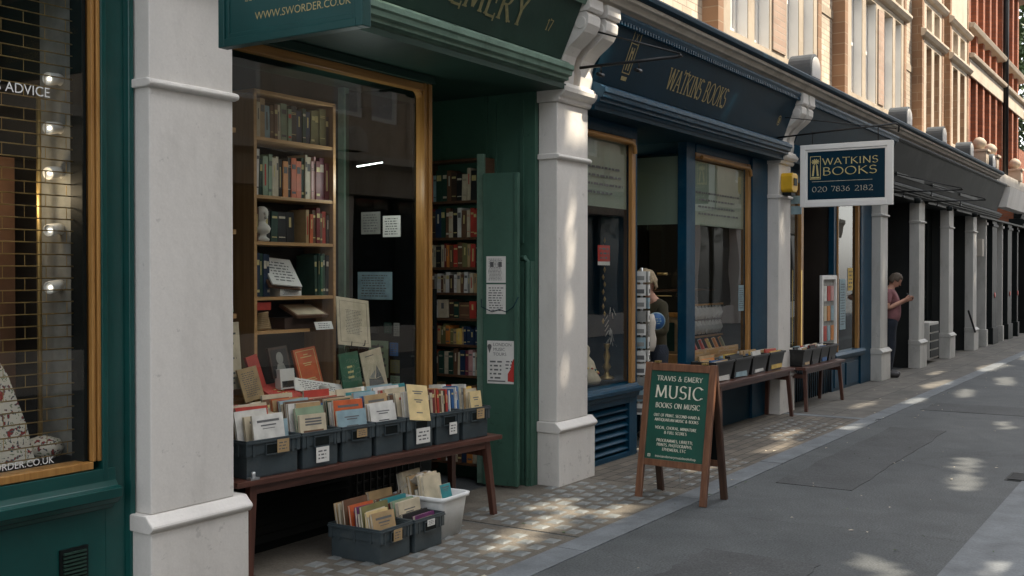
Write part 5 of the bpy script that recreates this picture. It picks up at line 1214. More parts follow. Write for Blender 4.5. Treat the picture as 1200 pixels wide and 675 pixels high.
# window display
def D(*a, **k): return slab(*a, **k)
D('sheet_music', 'large cream title sheet with thin border leaning on a wire stand in the window', 'sheet', .335, .335, .006, stand_(5.775, 4.985, 1.20, 10, 0, 7), ['b_cream', 'ink', 'ink'], lambda mb, w, h: [dl_lines(9, pad=.24, seed=9)(mb, w, h)] + [mb.box(a, b_, -.0011, 0, c, d, 2) for a, b_, c, d in ((-w * .42, w * .42, h * .07, h * .075), (-w * .42, w * .42, h * .925, h * .93), (-w * .42, -w * .413, h * .075, h * .925), (w * .413, w * .42, h * .075, h * .925))])
ws_ = MB().tube([(5.72, 5.08, .9), (5.72, 5.02, 1.20), (5.72, 4.97, 1.20), (5.72, 4.965, 1.235)], .004, 6).tube([(5.86, 5.08, .9), (5.86, 5.02, 1.20), (5.86, 4.97, 1.20), (5.86, 4.965, 1.235)], .004, 6)
tag(ws_.build('wire_stand', 'iron'), 'thin black wire stand holding the large cream title sheet', 'stand')
def framed(mb, w, h):
    for a, b_, c, d in ((-w * .42, w * .42, h * .06, h * .075), (-w * .42, w * .42, h * .925, h * .94), (-w * .42, -w * .40, h * .075, h * .925), (w * .40, w * .42, h * .075, h * .925)): mb.box(a, b_, -.001, 0, c, d, 1)
    for f, wd in ((.82, .2), (.76, .5), (.60, .4), (.55, .3), (.2, .4), (.15, .5)): mb.box(-w * wd / 2, w * wd / 2, -.001, 0, h * f, h * f + .006, 1)
D('book', 'bright red book with gilt border standing upright in the green shop window', 'book', .215, .265, .02, stand_(5.435, 5.06, .945, 14, 0, -5), ['b_orange red', 'goldleaf'], framed)
def portrait(mb, w, h):
    mb.box(-w * .42, w * .42, -.001, 0, h * .08, h * .92, 1)
    mb.add([(.032 * math.cos(R(a)), -.002, h * .62 + .042 * math.sin(R(a))) for a in range(0, 360, 30)], [tuple(range(12))], 2)
    mb.add([(-w * .3, -.0015, h * .12), (w * .3, -.0015, h * .12), (w * .16, -.0015, h * .44), (-w * .16, -.0015, h * .44)], [(0, 1, 2, 3)], 2)
D('book', 'dark book with a grey portrait picture on its cover in the window', 'book', .17, .20, .02, stand_(5.15, 5.06, 1.03, 10, 0, -4), ['b_dark brown', 'b_black', 'b_grey'], portrait)
D('book', 'tan paper booklet leaning at the far left of the window display', 'book', .17, .21, .01, stand_(4.87, 5.02, .91, 15, 0, -7), ['b_tan', 'ink'], dl_lines(7, seed=12))
D('book', 'narrow dark red book leaning behind the tan booklet in the window', 'book', .10, .27, .02, stand_(5.00, 5.08, .92, 12, 0, -12), ['b_red'])
D('book', 'red cloth book lying tilted low at the front of the window', 'book', .26, .19, .025, stand_(5.12, 4.95, .90, 62, 0, -6), ['b_red', 'goldleaf'], dl_lines(2, pad=.3, seed=4))
D('box', 'small white box with black band between the red books in the window', 'box', .13, .13, .05, stand_(5.16, 5.02, .955, 6), ['white', 'b_black'], lambda mb, w, h: mb.box(-w * .4, w * .4, -.001, 0, h * .08, h * .4, 1))
D('sheet_music', 'long white sheet lying diagonally across the window display', 'sheet', .42, .12, .006, stand_(5.42, 4.97, .90, 45, 0, 16), ['white', 'ink'], dl_lines(3, seed=14))
D('book', 'green cloth book standing beside the cream ship picture booklet', 'book', .20, .27, .012, stand_(5.74, 4.965, .89, 8, 0, -4), ['b_green', 'goldleaf'], dl_lines(2, pad=.3, seed=15))
def ship(mb, w, h):
    mb.add([(-w * .36, -.001, h * .14), (w * .36, -.001, h * .10), (w * .30, -.001, h * .30), (w * .02, -.001, h * .28), (-w * .30, -.001, h * .34)], [(0, 1, 2, 3, 4)], 1)
    mb.add([(w * .0, -.001, h * .29), (w * .30, -.001, h * .31), (w * .14, -.001, h * .60)], [(0, 1, 2)], 1)
    mb.add([(-w * .28, -.001, h * .36), (-w * .05, -.001, h * .30), (w * .05, -.001, h * .50)], [(0, 1, 2)], 2)
    mb.box(-w * .3, w * .1, -.001, 0, h * .86, h * .88, 1)
D('booklet', 'cream booklet with a dark ship drawing beside the green cloth book', 'booklet', .235, .29, .006, stand_(6.0, 4.965, .875, 8, 0, -8), ['b_cream', 'ink', 'b_grey'], ship)
for k, (x, z, c, w_, lb) in enumerate(((5.62, .88, 'grey', .16, 'grey curled paper at the foot of the green book'), (5.95, .86, 'blue', .20, 'blue paper crumpled at the foot of the cream booklet'), (6.06, .87, 'teal', .16, 'turquoise paper lying beside the blue paper in the window'), (5.32, .88, 'cream', .2, 'cream paper lying before the bright red book'), (6.22, .85, 'cream', .2, 'cream paper lying flat at the right end of the window'))):
    D('paper', lb, 'paper', w_, .12, .02, stand_(x, 4.95, z - .02, 70, k * 25 - 40, k * 5 - 8), ['b_' + c])
mg = MB().lathe([(.0, 0), (.028, 0), (.03, .05), (.022, .055), (.0, .06)], (0, 0, 0), 10); mg.tube([(-.035, 0, .03), (.035, 0, .045)], .012, 6)
o = mg.build('figurine', 'stonegrey'); o.location = (5.46, 4.99, .90); tag(o, 'tiny grey figurine on the papers in front of the bright red book', 'figurine')
# loose flat booklets lying across the backs of the crates
for k, (u, c, w_) in enumerate(((.22, 'white', .26), (.62, 'cream', .30), (1.02, 'cream', .26), (1.34, 'white', .24))):
    o = MB().box(-w_ / 2, w_ / 2, -.10, .10, 0, .008).build('booklet', 'b_' + c); o.matrix_world = onbench(u, .40, .885 + .004 * k) @ Euler((R(12 + 3 * k), R(-3 + k), R(-15 + 9 * k))).to_matrix().to_4x4()
    tag(o, ['white', 'wide cream', 'cream', 'small white', 'red', 'white'][k] + ' booklet lying flat over the back of ' + ['the leftmost crate', 'the second crate', 'the third crate', 'the middle crate', 'the second and third crates', 'the fifth crate'][k] + ' on the bench', 'booklet')
# doorway bookcase (faces the window, along the doorway wall)
DB = Matrix.Translation((7.30, 5.52, 0)) @ Matrix.Rotation(R(-92), 4, 'Z')
db = thing('bookcase', 'dark brown bookcase packed with books in the green shop doorway', 'bookcase'); db.matrix_world = DB
DS = [.15, .50, .87, 1.12, 1.335, 1.545, 1.755, 2.0, 2.30]
for a in (0, .585): MB().box(a, a + .015, 0, .22, .05, 2.62).build('side_panel', 'brownwood', db)
MB().box(.015, .585, .2, .215, .05, 2.6).build('back_panel', 'dark', db)
MB().box(0, .60, -.003, .22, 2.62, 2.64).build('top_panel', 'brownwood', db)
for z in DS: MB().box(.016, .584, .0, .199, z - .02, z).build('shelf', 'brownwood', db)
rows = ['dark brown,tan,red,brown,white,dark red,cream,brown,dark blue,orange,cream,tan',
 'cream,tan,orange red,brown,white,tan,red,brown,dark red,orange,cream,red,tan',
 'dark green,orange red,brown,dark green,cream,dark green,brown,cream,dark blue,maroon,pink,white,cream,tan',
 'red,brown,tan,olive,olive,orange,olive,tan,yellow,tan,dark blue,dark blue,dark blue,dark blue,dark green',
 'white,cream,dark brown,dark green,brown,red,dark brown',
 'cream,brown,grey,white,brown,cream,white,dark brown,white,cream,brown,white,grey,cream,tan,white,brown',
 'cream,cream,black,cream,dark red,orange,brown,red,brown,olive,tan,red,dark brown,orange red',
 'dark red,dark brown,dark blue,dark green,brown,cream,black,white,brown,cream,red,red,dark red',
 'orange red,pale blue,dark green,dark green,brown,dark brown,black,cream,cream,black,brown,dark brown']
SW = ['lowest shelf', 'second shelf from below', 'third shelf from below', 'fourth shelf from below', 'fifth shelf from below', 'sixth shelf from below', 'seventh shelf from below', 'eighth shelf from below', 'topmost filled shelf']
HH = [(.2, .27), (.21, .29), (.17, .215), (.12, .17), (.13, .165), (.14, .17), (.17, .205), (.21, .25), (.21, .265)]
for k, r in enumerate(rows):
    shelf_row(r.split(','), DB @ Matrix.Translation((.018, .01, DS[k] + .001)), .562, HH[k][0], HH[k][1], SW[k] + ', doorway bookcase', 'books on the doorway bookcase', 80 + k, .15)

# ------------------------------------------------------------------ things around the navy shop
def basket(label, x0, x1, y0, y1, z0, z1, group='black baskets on the navy shop benches'):
    t = wthing('basket', label, 'basket', ((x0 + x1) / 2, (y0 + y1) / 2, z0), group)
    mb = MB(); e = .035; vs = []
    for (z, k, q) in ((z0, e, 0), (z1, 0, 0), (z1, .012, 0), (z0 + .01, e + .01, 0)):
        vs += [(x0 + k, y0 + k, z), (x1 - k, y0 + k, z), (x1 - k, y1 - k, z), (x0 + k, y1 - k, z)]
    fs = [(0, 3, 2, 1)] + [(i * 4 + k, i * 4 + (k + 1) % 4, (i + 1) * 4 + (k + 1) % 4, (i + 1) * 4 + k) for i in range(3) for k in range(4)] + [(12, 13, 14, 15)]
    mb.add(vs, fs); mb.build('body', 'blackcrate', t)
    mb = MB().box(x0 - .01, x1 + .01, y0 - .01, y0 + .012, z1 - .02, z1 + .004).box(x0 - .01, x1 + .01, y1 - .012, y1 + .01, z1 - .02, z1 + .004).box(x0 - .01, x0 + .012, y0 + .012, y1 - .012, z1 - .02, z1 + .004).box(x1 - .012, x1 + .01, y0 + .012, y1 - .012, z1 - .02, z1 + .004)
    mb.build('rim', 'blackcrate', t, bevel=.003)
    return t
stf = MB(); rg = random.Random(77)
CI = ['b_cream', 'b_white', 'b_red', 'b_blue', 'b_yellow', 'b_orange', 'b_pale blue', 'b_black', 'b_tan']
def packed(x0, x1, y0, y1, z0, hh, n):
    for i in range(n):
        y = y0 + .02 + (y1 - y0 - .05) * i / n; w = rg.uniform(.6, .95) * (x1 - x0 - .08); h = hh * rg.uniform(.8, 1.12); xo = x0 + .035 + rg.uniform(0, (x1 - x0 - .07) - w)
        stf.box(0, w, 0, (y1 - y0) / n * .7, 0, h, rg.randrange(len(CI)), Matrix.Translation((xo, y, z0 + .015)) @ Matrix.Rotation(R(-rg.uniform(4, 12)), 4, 'X') @ Matrix.Rotation(R(rg.uniform(-2, 2)), 4, 'Y'))
NB = [(10.46, 10.98, 'leftmost'), (11.02, 11.52, 'second'), (11.56, 12.06, 'third'), (12.10, 12.62, 'rightmost')]
for a, b_, nm in NB:
    basket('black plastic basket of paperbacks, %s on the bench before the third pilaster' % nm, a, b_, 4.22, 4.48, .581, .79); packed(a, b_, 4.22, 4.48, .583, .22, 10)
for k in range(4):
    a = 13.22 + k * .37; basket('black plastic basket, %s on the short bench under the square sign' % ('leftmost', 'second', 'third', 'rightmost')[k], a, a + .35, 4.18, 4.44, .551, .76); packed(a, a + .35, 4.18, 4.44, .553, .21, 8)
o = stf.build('basket_books', CI); struct(o, 'stuff'); tag(o, 'mixed paperbacks packed in the black baskets on the two far benches', 'books', 'books in the black baskets')
# colourful tray books inside window
for k, c in enumerate('orange,yellow,red,cream,red,pale blue,yellow,red,orange,cream,olive,orange'.split(',')):
    book(c, .03, .03, .15, Matrix.Translation((10.85 + k * .10, 4.66 + .05 * (k % 2), .84)) @ Matrix.Rotation(R(-25), 4, 'X'), '%s small book, %s from left in the tray inside the navy window' % (c, ORD[k]), 'small books in the window tray', 'dark', None)
tr = wthing('tray', 'sloping wooden tray of small books inside the navy shop window', 'tray', (11.4, 4.75, .62)); box('base', 'pine', tr, 10.75, 12.1, 4.62, 4.95, .64, .83); box('front_lip', 'pine', tr, 10.75, 12.1, 4.605, 4.62, .64, .88)
pk = MB(); rg = random.Random(5)
for i in range(9):
    for j in range(2):
        x = 11.2 + i * .10; z = 1.02 + j * .17; pk.add([(x, 4.80 + rg.uniform(0, .02), z), (x + .085, 4.80 + rg.uniform(0, .02), z), (x + .085, 4.815, z + .15), (x, 4.81, z + .15), (x + .042, 4.77, z + .07)], [(0, 1, 4), (1, 2, 4), (2, 3, 4), (3, 0, 4)])
tag(pk.build('packets', 'steel'), 'two rows of shiny clear packets hanging in the navy shop window', 'packets')
box_ = MB().box(11.1, 12.2, 4.83, 4.85, 1.34, 1.36).box(11.1, 12.2, 4.83, 4.85, .98, 1.0); tag(box_.build('rail', 'goldx'), 'thin gilt rails holding the shiny packets', 'rail')
notice('notice', 'white paper notice with blue heading at the right of the navy shop window', Matrix.Translation((12.08, 4.562, 1.42)) @ FACE_Y, .17, .30, 'b_pale blue', 6, 31)
o = notice('notice', 'red and white notice hanging in the left window of the navy shop', Matrix.Translation((9.13 - .2, 4.70, 1.89)) @ FACE_Y, .24, .15, 'redink', 2, 32); 
MB().box(-.12, .12, -.11, -.076, -.0015, 0).build('white_strip', 'white', o)
fg = thing('figurine', 'pale seated figurine draped with beads at the left of the navy shop window', 'figurine', (8.72, 4.78, .70))
MB().lathe([(.13, 0), (.15, .03), (.12, .08), (.10, .14), (.08, .2), (.035, .25), (.045, .29), (.04, .33), (.015, .36)], (0, 0, 0), 14).build('body', 'b_cream', fg)
f_ = MB()
for a in range(0, 360, 20): f_.lathe([(.0, -.012), (.012, 0), (0, .012)], (.12 * math.cos(R(a)), .12 * math.sin(R(a)), .12 + .03 * math.sin(R(a * 2))), 6, a // 20 % 3)
f_.build('beads', ['b_red', 'b_teal', 'b_yellow'], fg)
cs = MB().lathe([(.07, 0), (.07, .02), (.03, .04), (.02, .08), (.045, .12), (.02, .16), (.035, .22), (.015, .28), (.03, .32), (.03, .34)], (9.18, 4.80, .70), 14); tag(cs.build('candlestick', 'brass'), 'brass candlestick on the sill of the left navy shop window', 'candlestick')
ts = MB().tube([(9.27, 4.80, 1.95), (9.27, 4.80, 1.30)], .008, 6); rg = random.Random(4)
for k in range(40): a = rg.uniform(0, 6.28); r = rg.uniform(.02, .07); z = rg.uniform(1.0, 1.32); ts.tube([(9.27 + r * .4 * math.cos(a), 4.8 + r * .4 * math.sin(a), z + .06), (9.27 + r * math.cos(a), 4.8 + r * math.sin(a), z)], .005, 4)
tag(ts.build('hanging_ornament', 'stonegrey'), 'grey tasselled ornament hanging in the left navy shop window', 'ornament')
ch_ = MB()
for k in range(12): ch_.lathe([(0, -.03), (.014, 0), (0, .03)], (9.20 + .03 * (k % 2), 4.85, 1.25 + k * .07), 6)
tag(ch_.build('bead_string', 'brass'), 'string of brass beads hanging left of the tasselled ornament', 'beads')
# postcard rack
rk = thing('postcard_rack', 'tall rack of pale cards standing in the navy shop doorway', 'rack', (9.52, 4.60, 0))
MB().tube([(0, 0, 0), (0, 0, 1.76)], .014, 8).lathe([(.15, 0), (.15, .015), (.02, .03)], (0, 0, 0), 14).build('pole', 'steel', rk)
rg = random.Random(9)
for k in range(11):
    z = .35 + k * .127; mb = MB()
    for a in range(4):
        m2 = Matrix.Rotation(R(a * 90 + 18), 4, 'Z'); mb.box(-.05, .05, -.075, -.065, z, z + .105, rg.choice([0, 0, 0, 1, 2]), m2); mb.box(-.035, .035, -.077, -.075, z + .02, z + .06, 2 + rg.randrange(2), m2)
    mb.build('card_row', ['white', 'b_pale blue', 'b_grey', 'ink'], rk)
sc2 = MB(); sc2.lathe([(.03, 0), (.05, .05), (.055, .12), (.04, .2), (.05, .28), (.03, .36)], (0, 0, 0), 12); o = sc2.build('scarf_bundle', 'stone2'); o.location = (9.62, 4.55, .95); tag(o, 'pale cloth bundle hanging on the right side of the card rack', 'cloth')
pq = MB().lathe([(0, 0), (.088, 0), (.088, .012), (0, .012)], (0, 0, 0), 24, 1).lathe([(0, .0125), (.078, .0125), (.078, .016), (0, .016)], (0, 0, 0), 24, 0)
scr = MB(); scribble(scr, -.05, .05, -.035, .035, 3, random.Random(3), 0); pq.add([(a, b_, .018) for a, b_, _ in scr.v], scr.f, 1)
o = pq.build('round_sign', ['b_blue', 'b_pale blue']); o.matrix_world = Matrix.Translation((9.80, 4.575, 1.235)) @ Matrix.Rotation(R(35), 4, 'Z') @ FACE_X; tag(o, 'round blue sign with pale rim in the navy shop doorway', 'sign')
pf_ = wthing('framed_picture', 'gilt framed picture with pale mount seen through the navy shop doorway', 'picture', (10.9, 4.94, .7))
f_ = MB().box(10.88, 10.91, 4.76, 4.80, .68, 1.28).box(10.88, 10.91, 5.14, 5.18, .68, 1.28).box(10.88, 10.91, 4.80, 5.14, .68, .73).box(10.88, 10.91, 4.80, 5.14, 1.23, 1.28); f_.build('frame', 'gold', pf_, bevel=.004)
box('mount', 'b_tan', pf_, 10.895, 10.905, 4.80, 5.14, .73, 1.23); box('print', 'b_dark green', pf_, 10.892, 10.8945, 4.87, 5.08, .86, 1.17)
# doorway side glass
# display case etc. at the second navy bay
dc = wthing('display_case', 'tall white framed display case in the doorway of the second navy bay', 'case', (15.35, 4.5, .6))
f_ = MB().box(15.00, 15.06, 4.49, 4.53, .62, 1.68).box(15.66, 15.72, 4.49, 4.53, .62, 1.68).box(15.06, 15.66, 4.49, 4.53, .62, .70).box(15.06, 15.66, 4.49, 4.53, 1.62, 1.68); f_.build('frame', 'whitepaint', dc, bevel=.006)
box('back_panel', 'b_grey', dc, 15.06, 15.66, 4.52, 4.54, .70, 1.62)
rg = random.Random(12)
for k in range(9):
    x = 15.12 + (k % 3) * .17; z = .76 + (k // 3) * .28
    c_ = rg.choice(['b_pink', 'b_white', 'b_pale blue', 'b_red', 'b_cream', 'b_orange'])
    tag(MB().box(x, x + .13, 4.50, 4.512, z, z + .21).build('leaflet', c_), '%s leaflet in the %s row, %s column of the white display case' % (c_[2:], ['lowest', 'middle', 'top'][k // 3], ['left', 'middle', 'right'][k % 3]), 'leaflet', 'leaflets in the white display case')
notice('poster', 'tall pale blue poster in the far navy bay window', Matrix.Translation((16.25, 4.56, 1.25)) @ FACE_Y, .30, .75, 'b_pale blue', 9, 41)
notice('notice', 'yellow paper notice high in the far navy bay window', Matrix.Translation((16.66, 4.56, 1.62)) @ FACE_Y, .26, .34, 'b_yellow', 3, 42)
vs_ = MB().lathe([(.06, 0), (.11, .05), (.14, .14), (.12, .24), (.06, .3)], (13.85, 4.85, 1.32), 14); tag(vs_.build('vase', 'b_orange'), 'round orange brown vase in the window just past the third pilaster', 'vase')
tag(MB().box(13.55, 14.15, 4.7, 5.0, 1.28, 1.31).build('shelf', 'whitepaint'), 'white shelf under the orange brown vase', 'shelf')
tag(MB().box(14.5, 14.52, 5.0, 5.3, 1.5, 2.2).box(14.49, 14.5, 5.05, 5.25, 1.55, 2.15).build('picture', 'gold'), 'brown framed picture hanging in the second navy doorway', 'picture')

# ------------------------------------------------------------------ people
def skin(name, chains, m, parent=None, sub=2, extra=None):
    """chains: list of [(x,y,z,r),...]; chains sharing a first point (within 1mm) with an earlier vertex are joined to it"""
    vs = []; es = []; rs = []
    def vid(p):
        for i, v in enumerate(vs):
            if (v - Vector(p[:3])).length < 1e-3: return i
        vs.append(Vector(p[:3])); rs.append(p[3]); return len(vs) - 1
    for c in chains:
        prev = None
        for p in c:
            i = vid(p)
            if prev is not None and prev != i: es.append((prev, i))
            prev = i
    me = bpy.data.meshes.new(name); me.from_pydata([tuple(v) for v in vs], es, []); o = bpy.data.objects.new(name, me); C.objects.link(o)
    sk = o.modifiers.new('skin', 'SKIN'); sk.use_smooth_shade = True
    for i, d in enumerate(me.skin_vertices[0].data): d.radius = (rs[i] if isinstance(rs[i], tuple) else (rs[i], rs[i])); d.use_root = (i == 0)
    ss = o.modifiers.new('sub', 'SUBSURF'); ss.levels = sub; ss.render_levels = sub
    bpy.context.view_layer.update()
    dg = bpy.context.evaluated_depsgraph_get(); nm = bpy.data.meshes.new_from_object(o.evaluated_get(dg)); bpy.data.objects.remove(o)
    bm = bmesh.new(); bm.from_mesh(nm)
    if extra:
        t = bpy.data.meshes.new('t'); t.from_pydata(extra.v, [], extra.f); t.polygons.foreach_set('use_smooth', [True] * len(t.polygons)); bm.from_mesh(t)
    bmesh.ops.recalc_face_normals(bm, faces=bm.faces[:]); bm.to_mesh(nm); bm.free()
    nm.materials.clear(); nm.materials.append(M[m]); nm.polygons.foreach_set('use_smooth', [True] * len(nm.polygons))
    r = bpy.data.objects.new(name, nm); C.objects.link(r)
    if parent: r.parent = parent
    return r
def head(mb, c, tilt=0, turn=0, s=1.):
    """face towards -Y"""
    mx = Matrix.Translation(c) @ Matrix.Rotation(R(turn), 4, 'Z') @ Matrix.Rotation(R(tilt), 4, 'X') @ Matrix.Scale(s, 4)
    n, k = 16, 12; vs = []
    for j in range(k + 1):
        t = math.pi * j / k
        for i in range(n):
            p = 2 * math.pi * i / n; x = .074 * math.sin(t) * math.cos(p); y = .095 * math.sin(t) * math.sin(p); z = .118 * math.cos(t)
            if z < 0: x *= 1 + z * 2.6; y = y * (1 + z * 1.4) - (.012 if y < 0 else -.0) * (-z / .118)
            if y < 0 and -.02 < z < .03 and abs(x) > .015 and abs(x) < .05: y += .007
            vs.append((x, y, z))
    fs = [(j * n + i, j * n + (i + 1) % n, (j + 1) * n + (i + 1) % n, (j + 1) * n + i) for j in range(k) for i in range(n)]
    mb.add(vs, fs, 0, mx)
    mb.add([(-.008, -.088, .025), (.008, -.088, .025), (.016, -.09, -.028), (-.016, -.09, -.028), (0, -.118, -.022)], [(0, 1, 4), (1, 2, 4), (2, 3, 4), (3, 0, 4)], 0, mx)
    for sx in (-1, 1):
        mb.add([(sx * .072, -.012, .03), (sx * .086, .012, .035), (sx * .084, .016, -.02), (sx * .07, -.004, -.03), (sx * .074, .01, .0)], [(0, 1, 4), (1, 2, 4), (2, 3, 4), (3, 0, 4)], 0, mx)
    mb.box(-.022, .022, -.096, -.085, -.062, -.054, 0, mx)
    return mx
def hair(name, mx, m, parent, low=-.02, puff=1.06, curl=0, seed=1):
    rg = random.Random(seed); n, k = 20, 12; vs = []
    for j in range(k + 1):
        t = math.pi * j / k
        for i in range(n):
            p = 2 * math.pi * i / n; q = puff + (rg.uniform(-curl, curl) if curl else rg.uniform(-.015, .02))
            vs.append((.077 * q * math.sin(t) * math.cos(p), .098 * q * math.sin(t) * math.sin(p) + .006, .121 * q * math.cos(t) + .004))
    fs = []
    for j in range(k):
        for i in range(n):
            f = (j * n + i, j * n + (i + 1) % n, (j + 1) * n + (i + 1) % n, (j + 1) * n + i); c = sum((Vector(vs[a]) for a in f), Vector()) / 4
            lim = .055 if c.y < -.05 else (low if c.y > 0 else .02)
            if c.z > lim: fs.append(f)
    mb = MB().add(vs, fs, 0, mx, True); o = mb.build(name, m, parent); sd = o.modifiers.new('solid', 'SOLIDIFY'); sd.thickness = .012; sd.offset = 0
    return o
def hand_chains(w, d, up, side, curl=.5, s=1.):
    """palm and five fingers starting at wrist w, pointing d, curling towards up"""
    w = Vector(w); d = Vector(d).normalized(); up = Vector(up).normalized(); sd = d.cross(up).normalized() * side
    ch = []; palm = w + d * .045 * s
    ch.append([(*w, .024), (*palm, .030)])
    for k, (o_, L_) in enumerate(((-.028, .068), (-.010, .078), (.010, .072), (.027, .056))):
        a = w + d * .082 * s + sd * o_; b_ = a + d * L_ * .5 + up * L_ * .25 * curl; c_ = b_ + d * L_ * .25 * (1 - curl) + up * L_ * .5 * curl
        ch.append([(*palm, .030), (*a, .010), (*b_, .0088), (*c_, .0075)])
    t0 = w + d * .03 * s - sd * .03; t1 = t0 + d * .03 - sd * .014 + up * .02; t2 = t1 + d * .025 + up * .015
    ch.append([(*palm, .030), (*t0, .013), (*t1, .011), (*t2, .009)])
    return ch
# man leaning in the dark doorway, looking down at his phone, facing the street
man = thing('person', 'person in mauve t-shirt and dark jeans leaning by a grey pilaster, looking at a phone', 'person', (18.42, 4.40, .004), R(10))
hm = MB(); hx = head(hm, (0, -.085, 1.585), 34, 0)
wr, wl = (-.10, -.23, 1.27), (.06, -.25, 1.26)
ch = [[(0, 0, .95, .08), (0, -.03, 1.10, .09), (0, -.01, 1.25, .11), (0, .01, 1.38, .10), (0, -.02, 1.475, .058), (0, -.06, 1.54, .052)]]
for s, w in ((-1, wr), (1, wl)):
    ch.append([(0, .01, 1.38, .10), (s * .17, .02, 1.40, .062), (s * .235, .02, 1.13, .045), (*w, .026)])
    ch += hand_chains(w, (-s * .25, -.8, .25), (-s * .8, -.1, .5), s)
    ch.append([(0, 0, .95, .08), (s * .10, .0, .86, .07), (s * .11, -.02, .49, .058), (s * .115, .03, .10, .036), (s * .12, -.08, .045, .028)])
skin('body', ch, 'skin', man, 2, hm)
sh = [[(0, 0, .88, .150), (0, -.035, 1.04, .162), (0, -.03, 1.22, .158), (0, .0, 1.37, .135), (0, -.012, 1.44, .07)]]
for s in (-1, 1): sh.append([(0, .0, 1.37, .135), (s * .18, .02, 1.395, .080), (s * .225, .022, 1.20, .068)])
skin('shirt', sh, 'shirt', man)
tr = [[(0, -.01, 1.02, .150), (0, 0, .90, .140)]]
for s in (-1, 1): tr.append([(0, 0, .90, .140), (s * .10, .0, .82, .110), (s * .11, -.02, .49, .082), (s * .115, .03, .07, .066)])
skin('trousers', tr, 'jeans', man)
for s in (-1, 1): skin('shoe', [[(s * .115, .06, .055, .052), (s * .118, -.04, .055, .056), (s * .125, -.17, .045, .046)]], 'shoe', man)
hair('hair', hx, 'hairbrown', man, -.05)
ph = MB().box(-.036, .036, -.005, .005, -.07, .07).build('phone', 'black', None, bevel=.004); ph.matrix_world = man.matrix_world if 0 else Matrix.Translation((18.42, 4.40, .004)) @ Matrix.Rotation(R(10), 4, 'Z') @ Matrix.Translation((-.02, -.31, 1.335)) @ Matrix.Rotation(R(-50), 4, 'X')
tag(ph, 'black phone held in both hands by the person in the mauve t-shirt', 'phone')
# customer with fair curly hair behind the card rack
wo = thing('person', 'person with fair curly hair and olive jacket bending behind the card rack in the doorway', 'person', (10.14, 4.75, .004), R(-124))
hm = MB(); hx = head(hm, (0, -.10, 1.61), 35, 15)
ch = [[(0, 0, .95, .07), (0, -.01, 1.15, .08), (0, -.02, 1.36, .09), (0, -.05, 1.46, .052), (0, -.09, 1.54, .050)]]
wr, wl = (-.14, -.22, 1.10), (.12, -.24, 1.12)
for s, w in ((-1, wr), (1, wl)):
    ch.append([(0, -.02, 1.36, .09), (s * .15, -.01, 1.38, .05), (s * .185, .0, 1.11, .04), (*w, .025)])
    ch += hand_chains(w, (-s * .2, -.8, .2), (0, -.1, .9), s)
    ch.append([(0, 0, .95, .07), (s * .09, 0, .86, .07), (s * .10, -.02, .49, .056), (s * .105, .03, .10, .042), (s * .11, -.1, .045, .036)])
skin('body', ch, 'skin', wo, 2, hm)
sh = [[(0, 0, .80, .14), (0, 0, .92, .14), (0, -.01, 1.10, .13), (0, -.02, 1.35, .125), (0, -.045, 1.44, .085)]]
for s in (-1, 1): sh.append([(0, -.02, 1.35, .135), (s * .15, -.01, 1.375, .07), (s * .185, .0, 1.11, .058), (s * .17, -.16, 1.11, .045)])
skin('jacket', sh, 'olive', wo)
tr = [[(0, 0, 1.05, .13), (0, 0, .90, .135)]]
for s in (-1, 1): tr.append([(0, 0, .90, .135), (s * .09, 0, .82, .10), (s * .10, -.02, .49, .072), (s * .105, .03, .07, .058)])
skin('trousers', tr, 'jeans', wo)
for s in (-1, 1): skin('shoe', [[(s * .105, .06, .05, .042), (s * .11, -.04, .05, .045), (s * .115, -.14, .04, .036)]], 'shoe', wo)
hair('hair', hx, 'hairblond', wo, -.09, 1.17, .09, 3)

# ------------------------------------------------------------------ the other side of the court (mirrored in the glass)
OT = wthing('terrace_building', 'two storey brick and stone shop terrace on the opposite side of the court', 'building', (15, -4.8, 0))
ow = MB(); x = -12
while x < 48:
    ow.box(x, x + .6, -5.0, -4.6, 0, 3.3); ow.box(x + .6, x + 4.0, -5.0, -4.75, 0, .6); x += 4.0
ow.box(-12, 48, -5.0, -4.6, 3.3, 3.35).build('pilaster_row', 'stone2', OT) if 0 else ow.build('wall', 'stone', OT)
MB().prism([(-5.2, 3.3), (-4.5, 3.3), (-4.35, 3.8), (-4.2, 3.9), (-4.2, 4.05), (-5.2, 4.15)], -12, 48).build('cornice', 'stone2', OT)
x = -12
while x < 48:
    box('window_pane', 'upglass', OT, x + .6, x + 4.0, -4.9, -4.88, .6, 3.3); box('window_frame', 'black', OT, x + 2.2, x + 2.35, -4.88, -4.8, .6, 3.3)
    b_ = MB().prism([(x + .02, 4.1), (x + .58, 4.1), (x + .58, 4.3)] + [(x + .3 + .28 * math.cos(R(t)), 4.3 + .28 * math.sin(R(t))) for t in range(15, 166, 15)] + [(x + .02, 4.3)], -4.6, -4.2, axis='Y'); b_.build('end_block', 'stone2', OT); x += 4.0
oo = []; x = -11.6
while x < 47: oo += [(x, x + .9, 4.9, 6.9), (x + 1.15, x + 2.05, 4.9, 6.9)]; x += 4.0
facade(-12, 48, 4.1, 8.0, oo, -5.2, -4.9, 'bathpale', 'upper_wall', OT)
for a, b_, c, d in oo:
    q = MB().box(a, a + .07, -5.02, -4.96, c, d).box(b_ - .07, b_, -5.02, -4.96, c, d).box(a + .07, b_ - .07, -5.02, -4.96, c, c + .1).box(a + .07, b_ - .07, -5.02, -4.96, d - .08, d).box(a + .07, b_ - .07, -5.02, -4.96, 5.85, 5.92).build('window', 'whitepaint', OT)
    box('pane', 'net', q, a + .07, b_ - .07, -5.03, -5.02, c, d)
x = -12
